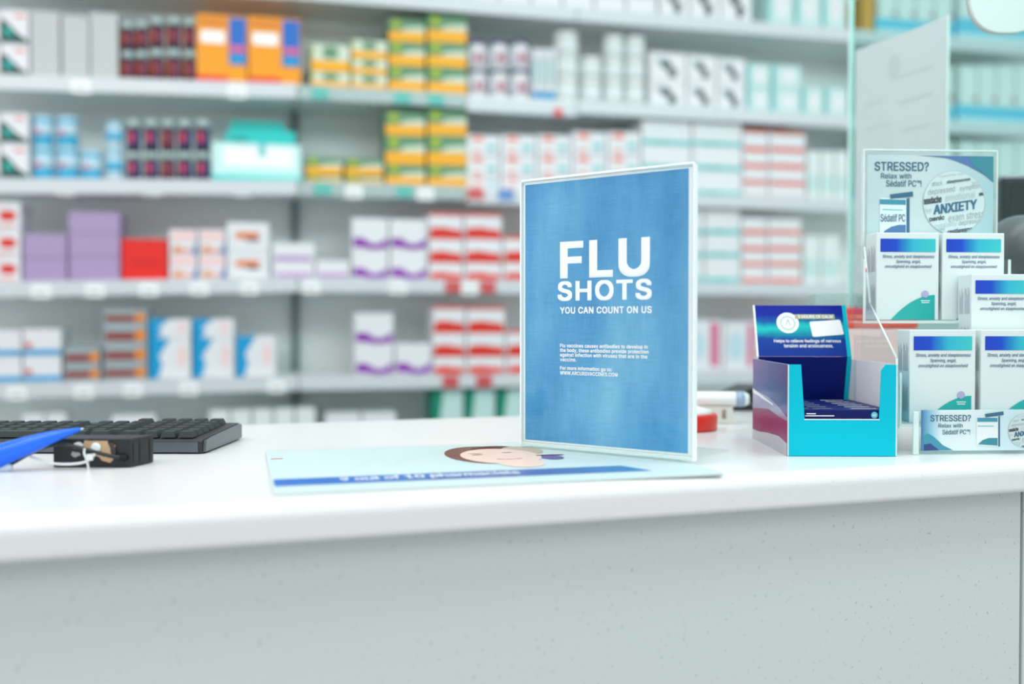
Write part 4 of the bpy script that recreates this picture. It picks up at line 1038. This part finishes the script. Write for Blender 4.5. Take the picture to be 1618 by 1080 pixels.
b = MB(); b.lathe([(.045, .0008), (.045, .008), (.03, .014)], BLK, 28, (.004, .03, 0)); b.build('foot', sn)

# white card reader on its stand, red tape dish, dark case, clear tub with red band
pc = at_z(1135, 668, CT)
PF = Frame(pc, R(-16))
pn = empty('card_reader', PF.o, PF.rot); tag(pn, 'white horizontal handset on beige stand beside the blue sign', 'handset')
hx = PF.on_y(1184, 628, 0)[0]; hx_l = PF.on_y(1070, 630, 0)[0]; hz = PF.on_y(1140, 630, 0)[1]
prof = [(.002, hx_l)] + [(.0105, hx_l + .003), (.0105, hx - .016), (.0098, hx - .006), (.007, hx - .001), (.002, hx)]
b = MB(); b.lathe(prof, mat('handset_white', (238, 236, 236), .35), 24, (0, .0, hz), 'x'); b.build('barrel', pn)
b = MB(); b.lathe([(.0108, hx - .020), (.0108, hx - .008)], mat('handset_label_blue', (160, 176, 200), .4), 24, (0, 0, hz), 'x'); b.build('blue_label', pn)
bg = mat('stand_beige', (222, 216, 208), .5)
xa, xb = PF.on_y(1098, 650, 0)[0], PF.on_y(1162, 650, 0)[0]
b = MB(); b.prism([(xa, .0006), (xb, .0006), (xb - .004, .010), (xb - .006, hz - .010), (xa + .006, hz - .010), (xa, .010)], 'y', -.012, .02, bg); b.build('cradle', pn)
b = MB(); b.tube([(xb - .018, -.0125, .008), (xb - .018, -.0125, hz - .014)], .0025, mat('stand_dark_slot', (150, 128, 116), .6), 8); b.build('slot', pn)
pd_ = at_z(1085, 684, CT)
DF = Frame(pd_, R(-14))
dn = empty('red_dish', DF.o, DF.rot); tag(dn, 'round red dish with white top beside the blue sign', 'dish')
rd = DF.on_y(1137, 670, .03)[0]
dz = DF.on_y(1100, 657, 0)[1]
b = MB(); b.lathe([(rd * .98, .0008), (rd, .003), (rd, dz - .003), (rd * .96, dz), (rd * .88, dz), (rd * .87, dz - .0025)], mat('dish_red', (228, 44, 28), .3), 48, (0, rd, 0)); b.build('rim', dn)
b = MB(); b.lathe([(rd * .865, dz - .004), (rd * .86, dz + .004), (rd * .5, dz + .008)], mat('dish_white', (244, 240, 238), .5), 40, (0, rd, 0)); b.build('white_top', dn)
pk = at_z(1148, 655, CT)
KF = Frame((pk + Vector((.02, .06, 0))), R(-14))
kn = empty('dark_case', KF.o, KF.rot); tag(kn, 'low black case lying behind the turquoise display box', 'case')
kz = KF.on_y(1190, 612, 0)[1]
b = MB(); b.prism([(0, .004), (.0, .014), (.05, kz), (.17, kz), (.17, .0008), (.01, .0008)], 'y', 0, .11, BLK); b.build('shell', kn)
b = MB(); b.box(.02, .12, -.0012, -.0001, .010, .013, mat('case_seam_grey', (90, 100, 102), .4)); b.build('seam', kn)
pt = at_z(1305, 665, CT)
UF = Frame(pt, R(-14))
un = empty('clear_tub', UF.o, UF.rot); tag(un, 'clear plastic tub with red band standing behind the turquoise box', 'tub')
uw = .13; uz = UF.on_y(1330, 486, 0)[1]; uz2 = UF.on_y(1330, 518, 0)[1]; ut = UF.on_y(1320, 462, 0)[1]
b = MB(); b.box(0, uw, 0, .06, .0008, uz2, mat('tub_pink_contents', (238, 200, 196), .5), .004); b.build('contents', un)
b = MB(); b.box(-.001, uw + .001, -.001, .061, uz2 + .0003, uz, mat('tub_red_band', (232, 82, 62), .4), .002); b.build('red_band', un)
b = MB(); b.box(-.012, .05, .01, .05, uz + .0004, ut, clear('tub_clear', (222, 240, 238), 1.45, .05, .25), .002); b.build('clear_lid', un)

# ------------------------------------------------------------------ keyboard
kp = at_z(319, 717, CT)
BF = Frame(kp, R(-15))
kb = empty('keyboard', BF.o, BF.rot); tag(kb, 'black computer keyboard lying on the counter behind the black box', 'keyboard')
KW, KD = .455, .138
KBLK = mat('keyboard_black', (38, 44, 47), .4); KKEY = mat('key_black', (30, 46, 46), .45); KEDGE = mat('keyboard_edge_grey', (84, 92, 98), .25)
pr = [(0, .0012), (KD, .0012), (KD, .0185), (KD - .004, .020), (.030, .0160), (.004, .0150), (0, .0132)]
b = MB(); b.prism(pr, 'x', -KW, 0, KBLK); b.build('body', kb)
b = MB(); b.prism([(-.0008, .002), (-.0001, .002), (-.0001, .0128), (-.0008, .0128)], 'x', -KW + .002, -.004, KEDGE); b.build('front_edge', kb)
b = MB(); b.prism([(.003, .002), (KD - .002, .002), (KD - .002, .0175), (KD - .006, .0190), (.03, .0155), (.006, .0138)], 'x', .0001, .0035, KEDGE); b.build('end_cap', kb)
KM = {}
def keymesh(wd):
    if wd not in KM:
        b = MB(); i = 0; d = .0162; h = .0062
        v = [(-wd / 2, 0, 0), (wd / 2, 0, 0), (wd / 2, d, 0), (-wd / 2, d, 0), (-wd / 2 + .0022, .002, h), (wd / 2 - .0022, .002, h), (wd / 2 - .0022, d - .003, h), (-wd / 2 + .0022, d - .003, h)]
        b.v = v
        for q in ((0, 1, 5, 4), (1, 2, 6, 5), (2, 3, 7, 6), (3, 0, 4, 7), (4, 5, 6, 7)): b.f.append(list(q)); b.m.append(b.mi(KKEY)); b.sm.append(False)
        KM[wd] = b.mesh('key')
    return KM[wd]
sl = math.atan2(.020 - .0160, KD - .034)
nk = 0
for r in range(6):
    yk = .010 + r * .0198 + (.003 if r == 5 else 0)
    zk = .0163 + max(0, yk - .030) * math.tan(sl) + .0002
    xk = -.013
    while xk > -.43 and nk < 100:
        wd = .0165
        if r == 0 and -.30 < xk < -.17: wd = .110
        if r == 0 and nk in (3, 4): wd = .0225
        o = link('key', keymesh(wd), kb); o.location = (xk - wd / 2, yk, zk); o.rotation_euler = (sl, 0, 0)
        nk += 1
        xk -= wd + .0026
        if abs(xk + .095) < .012 or abs(xk + .163) < .010: xk -= .009

# ------------------------------------------------------------------ black box with torn label, cable, tie and blue pen
q1 = at_z(207, 738.5, CT); q0_ = at_z(84, 728, CT)
NF = Frame(q1, R(-14))
bxo = empty('black_junction_box', NF.o, NF.rot); tag(bxo, 'small black plastic box with torn label beside the keyboard', 'plastic box')
nzt = NF.on_y(200, 693, 0)[1]; nl = NF.on_y(84.5, 710, 0)[0]
sl_ = NF.on_z(240, 731, 0)
BB = mat('box_black', (22, 25, 27), .45); 
cx_, cy_ = sl_
out = [(nl, .0), (0, 0), (cx_, cy_), (cx_, cy_ + .004), (nl, cy_ + .004)]
b = MB(); b.prism(out, 'z', .0008, nzt - .002, BB); bo = b.build('box_body', bxo)
b = MB(); b.prism([(nl + .001, .001), (-.0005, .001), (cx_ - .001, cy_), (cx_ - .001, cy_ + .003), (nl + .001, cy_ + .003)], 'z', nzt - .0019, nzt, mat('box_lid_black', (36, 44, 46), .4)); b.build('lid', bxo)
b = MB(); dx, dy = cx_, cy_; ln = math.hypot(dx, dy)
nrm = Vector((dy / ln, -dx / ln, 0))
def onc(u, z, k): p = Vector((dx * u, dy * u, z)) + nrm * k; return (p.x, p.y, p.z)
for u0_, u1_ in ((.10, .18), (.40, .48), (.88, .96)):
    b.face([onc(u0_, .004, .0004), onc(u1_, .004, .0004), onc(u1_, nzt - .004, .0004), onc(u0_, nzt - .004, .0004)], mat('rib_dark', (10, 12, 13), .4))
b.build('corner_groove', bxo)
F2 = lambda px, py: NF.on_y(px, py, -.0006)
rnd = random.Random(7)
def blob(pxs, m, name, k):
    b = MB(); pts = []
    n = len(pxs)
    for j in range(n):
        a, c = pxs[j], pxs[(j + 1) % n]
        for t_ in range(4):
            u = t_ / 4; x = a[0] + (c[0] - a[0]) * u + (rnd.uniform(-1, 1) if t_ else 0); y = a[1] + (c[1] - a[1]) * u + (rnd.uniform(-1, 1) if t_ else 0)
            p = F2(x, y); pts.append((p[0], -.0005 - .0003 * k, p[1]))
    b.face(pts, m); return b.build(name, bxo)
blob([(120, 699), (128, 698), (134, 703), (130, 708), (118, 709), (113, 705)], mat('paper_scrap', (228, 226, 224), .7), 'torn_paper', 1)
blob([(114, 713), (126, 715), (128, 719), (118, 722), (112, 718)], mat('paper_scrap_grey', (170, 168, 166), .7), 'torn_paper', 1)
blob([(134, 695), (170, 696), (183, 703), (182, 722), (176, 730), (164, 728), (150, 718), (128, 708)], mat('torn_label_brown', (190, 158, 126), .7), 'torn_label', 2)
blob([(170, 697), (181, 700), (184, 712), (182, 724), (176, 716), (174, 706)], mat('torn_label_black', (60, 56, 56), .7), 'torn_label', 3)
b = MB(); p = F2(152, 707); b.lathe([(.0032, -.0028), (.0052, -.0016)], mat('glue_white', (226, 236, 236), .35), 20, (p[0], 0, p[1]), 'y'); b.build('glue_dot', bxo)
# cable
def NP(px, py, y): p = NF.on_y(px, py, y); return NF.m @ Vector((p[0], y, p[1]))
cab = spline([NP(198, 723, .0), NP(190, 722.5, -.004), NP(170, 719, -.009), NP(140, 711, -.012), NP(115, 704.5, -.012), NP(92, 702, -.012), NP(70, 706, -.014), NP(45, 717, -.018), NP(20, 731, -.022), NP(4, 738, -.024)], 6)
wc = cab[0].copy()
b = MB(); b.tube([p - wc for p in cab], .0020, mat('cable_black', (30, 32, 34), .35), 10); o = b.build('cable'); o.location = wc; tag(o, 'thin black cable running from the box to the blue pen', 'cable')
b = MB()
rb = spline([NP(198, 723, -.001), NP(188, 722.3, -.005)], 6)
for j in range(0, len(rb) - 1, 1): b.tube([rb[j] - wc, rb[j] + (rb[j + 1] - rb[j]) * .6 - wc], .0032, mat('strain_relief', (20, 22, 24), .5), 10)
b.build('strain_relief', o)
# zip tie
TIE = clear('tie_nylon', (236, 240, 240), 1.4, .2, .7, (240, 242, 242))
tp = spline([NP(150, 717, -.0145), NP(141, 726, -.0150), NP(128, 731, -.016), NP(105, 733, -.017), NP(82, 731.5, -.017), NP(62, 726, -.017), NP(48, 721, -.0165)], 6)
wt = tp[0].copy()
b = MB(); b.tube([p - wt for p in tp], .0013, TIE, 8); o = b.build('cable_tie'); o.location = wt; tag(o, 'white nylon cable tie looped round the black cable', 'cable tie')
lp = [NP(146, 708, -.0150), NP(145, 713, -.0155), NP(147, 721, -.0158)]
b = MB(); b.tube([p - wt for p in spline([NP(134, 708, -.0148), NP(133, 716, -.0155), NP(137, 726, -.0160), NP(139, 735, -.016), NP(140.5, 745, -.016)], 5)], .0011, TIE, 8); b.build('tail', o)
b = MB(); hpnt = NP(142, 722, -.0165) - wt; b.rbox(hpnt.x - .003, hpnt.x + .003, hpnt.y - .002, hpnt.y + .002, hpnt.z - .003, hpnt.z + .003, TIE, .0006); b.build('lock_head', o)
# blue pen, lifted at its far end
ax = [NP(-40, 740, -.030), NP(0, 719.5, -.027), NP(45, 703, -.022), NP(85, 689.5, -.016), NP(118, 680, -.010), NP(128, 677.6, -.008)]
wp_ = ax[0].copy()
sp = spline(ax, 6); rad = []
keys_r = [.0125, .0108, .0088, .0058, .0026, .0012]
for i in range(len(keys_r) - 1):
    for k in range(6): rad.append(keys_r[i] + (keys_r[i + 1] - keys_r[i]) * k / 6)
rad.append(keys_r[-1])
b = MB(); b.tube([p - wp_ for p in sp], rad, mat('pen_blue', (0, 100, 232), .18), 16); o = b.build('blue_pen'); o.location = wp_; tag(o, 'bright blue tapering pen leaning over the black box', 'pen')
b = MB(); b.tube([NP(127.5, 677.7, -.0082) - wp_, NP(132, 676.6, -.0075) - wp_], [.0011, .0006], mat('pen_tip_white', (226, 234, 236), .3), 8); b.build('tip', o)
b = MB(); b.tube([q - wp_ for q in spline([NP(-30, 742, -.024), NP(-5, 741, -.024), NP(12, 737, -.024), NP(17, 733, -.023)], 4)], [.0062, .006, .006, .006, .0058, .0056, .0054, .005, .0048, .0045, .004, .0035, .002], mat('pen_collar_clear', (206, 220, 226), .2), 12); b.build('pale_collar', o)
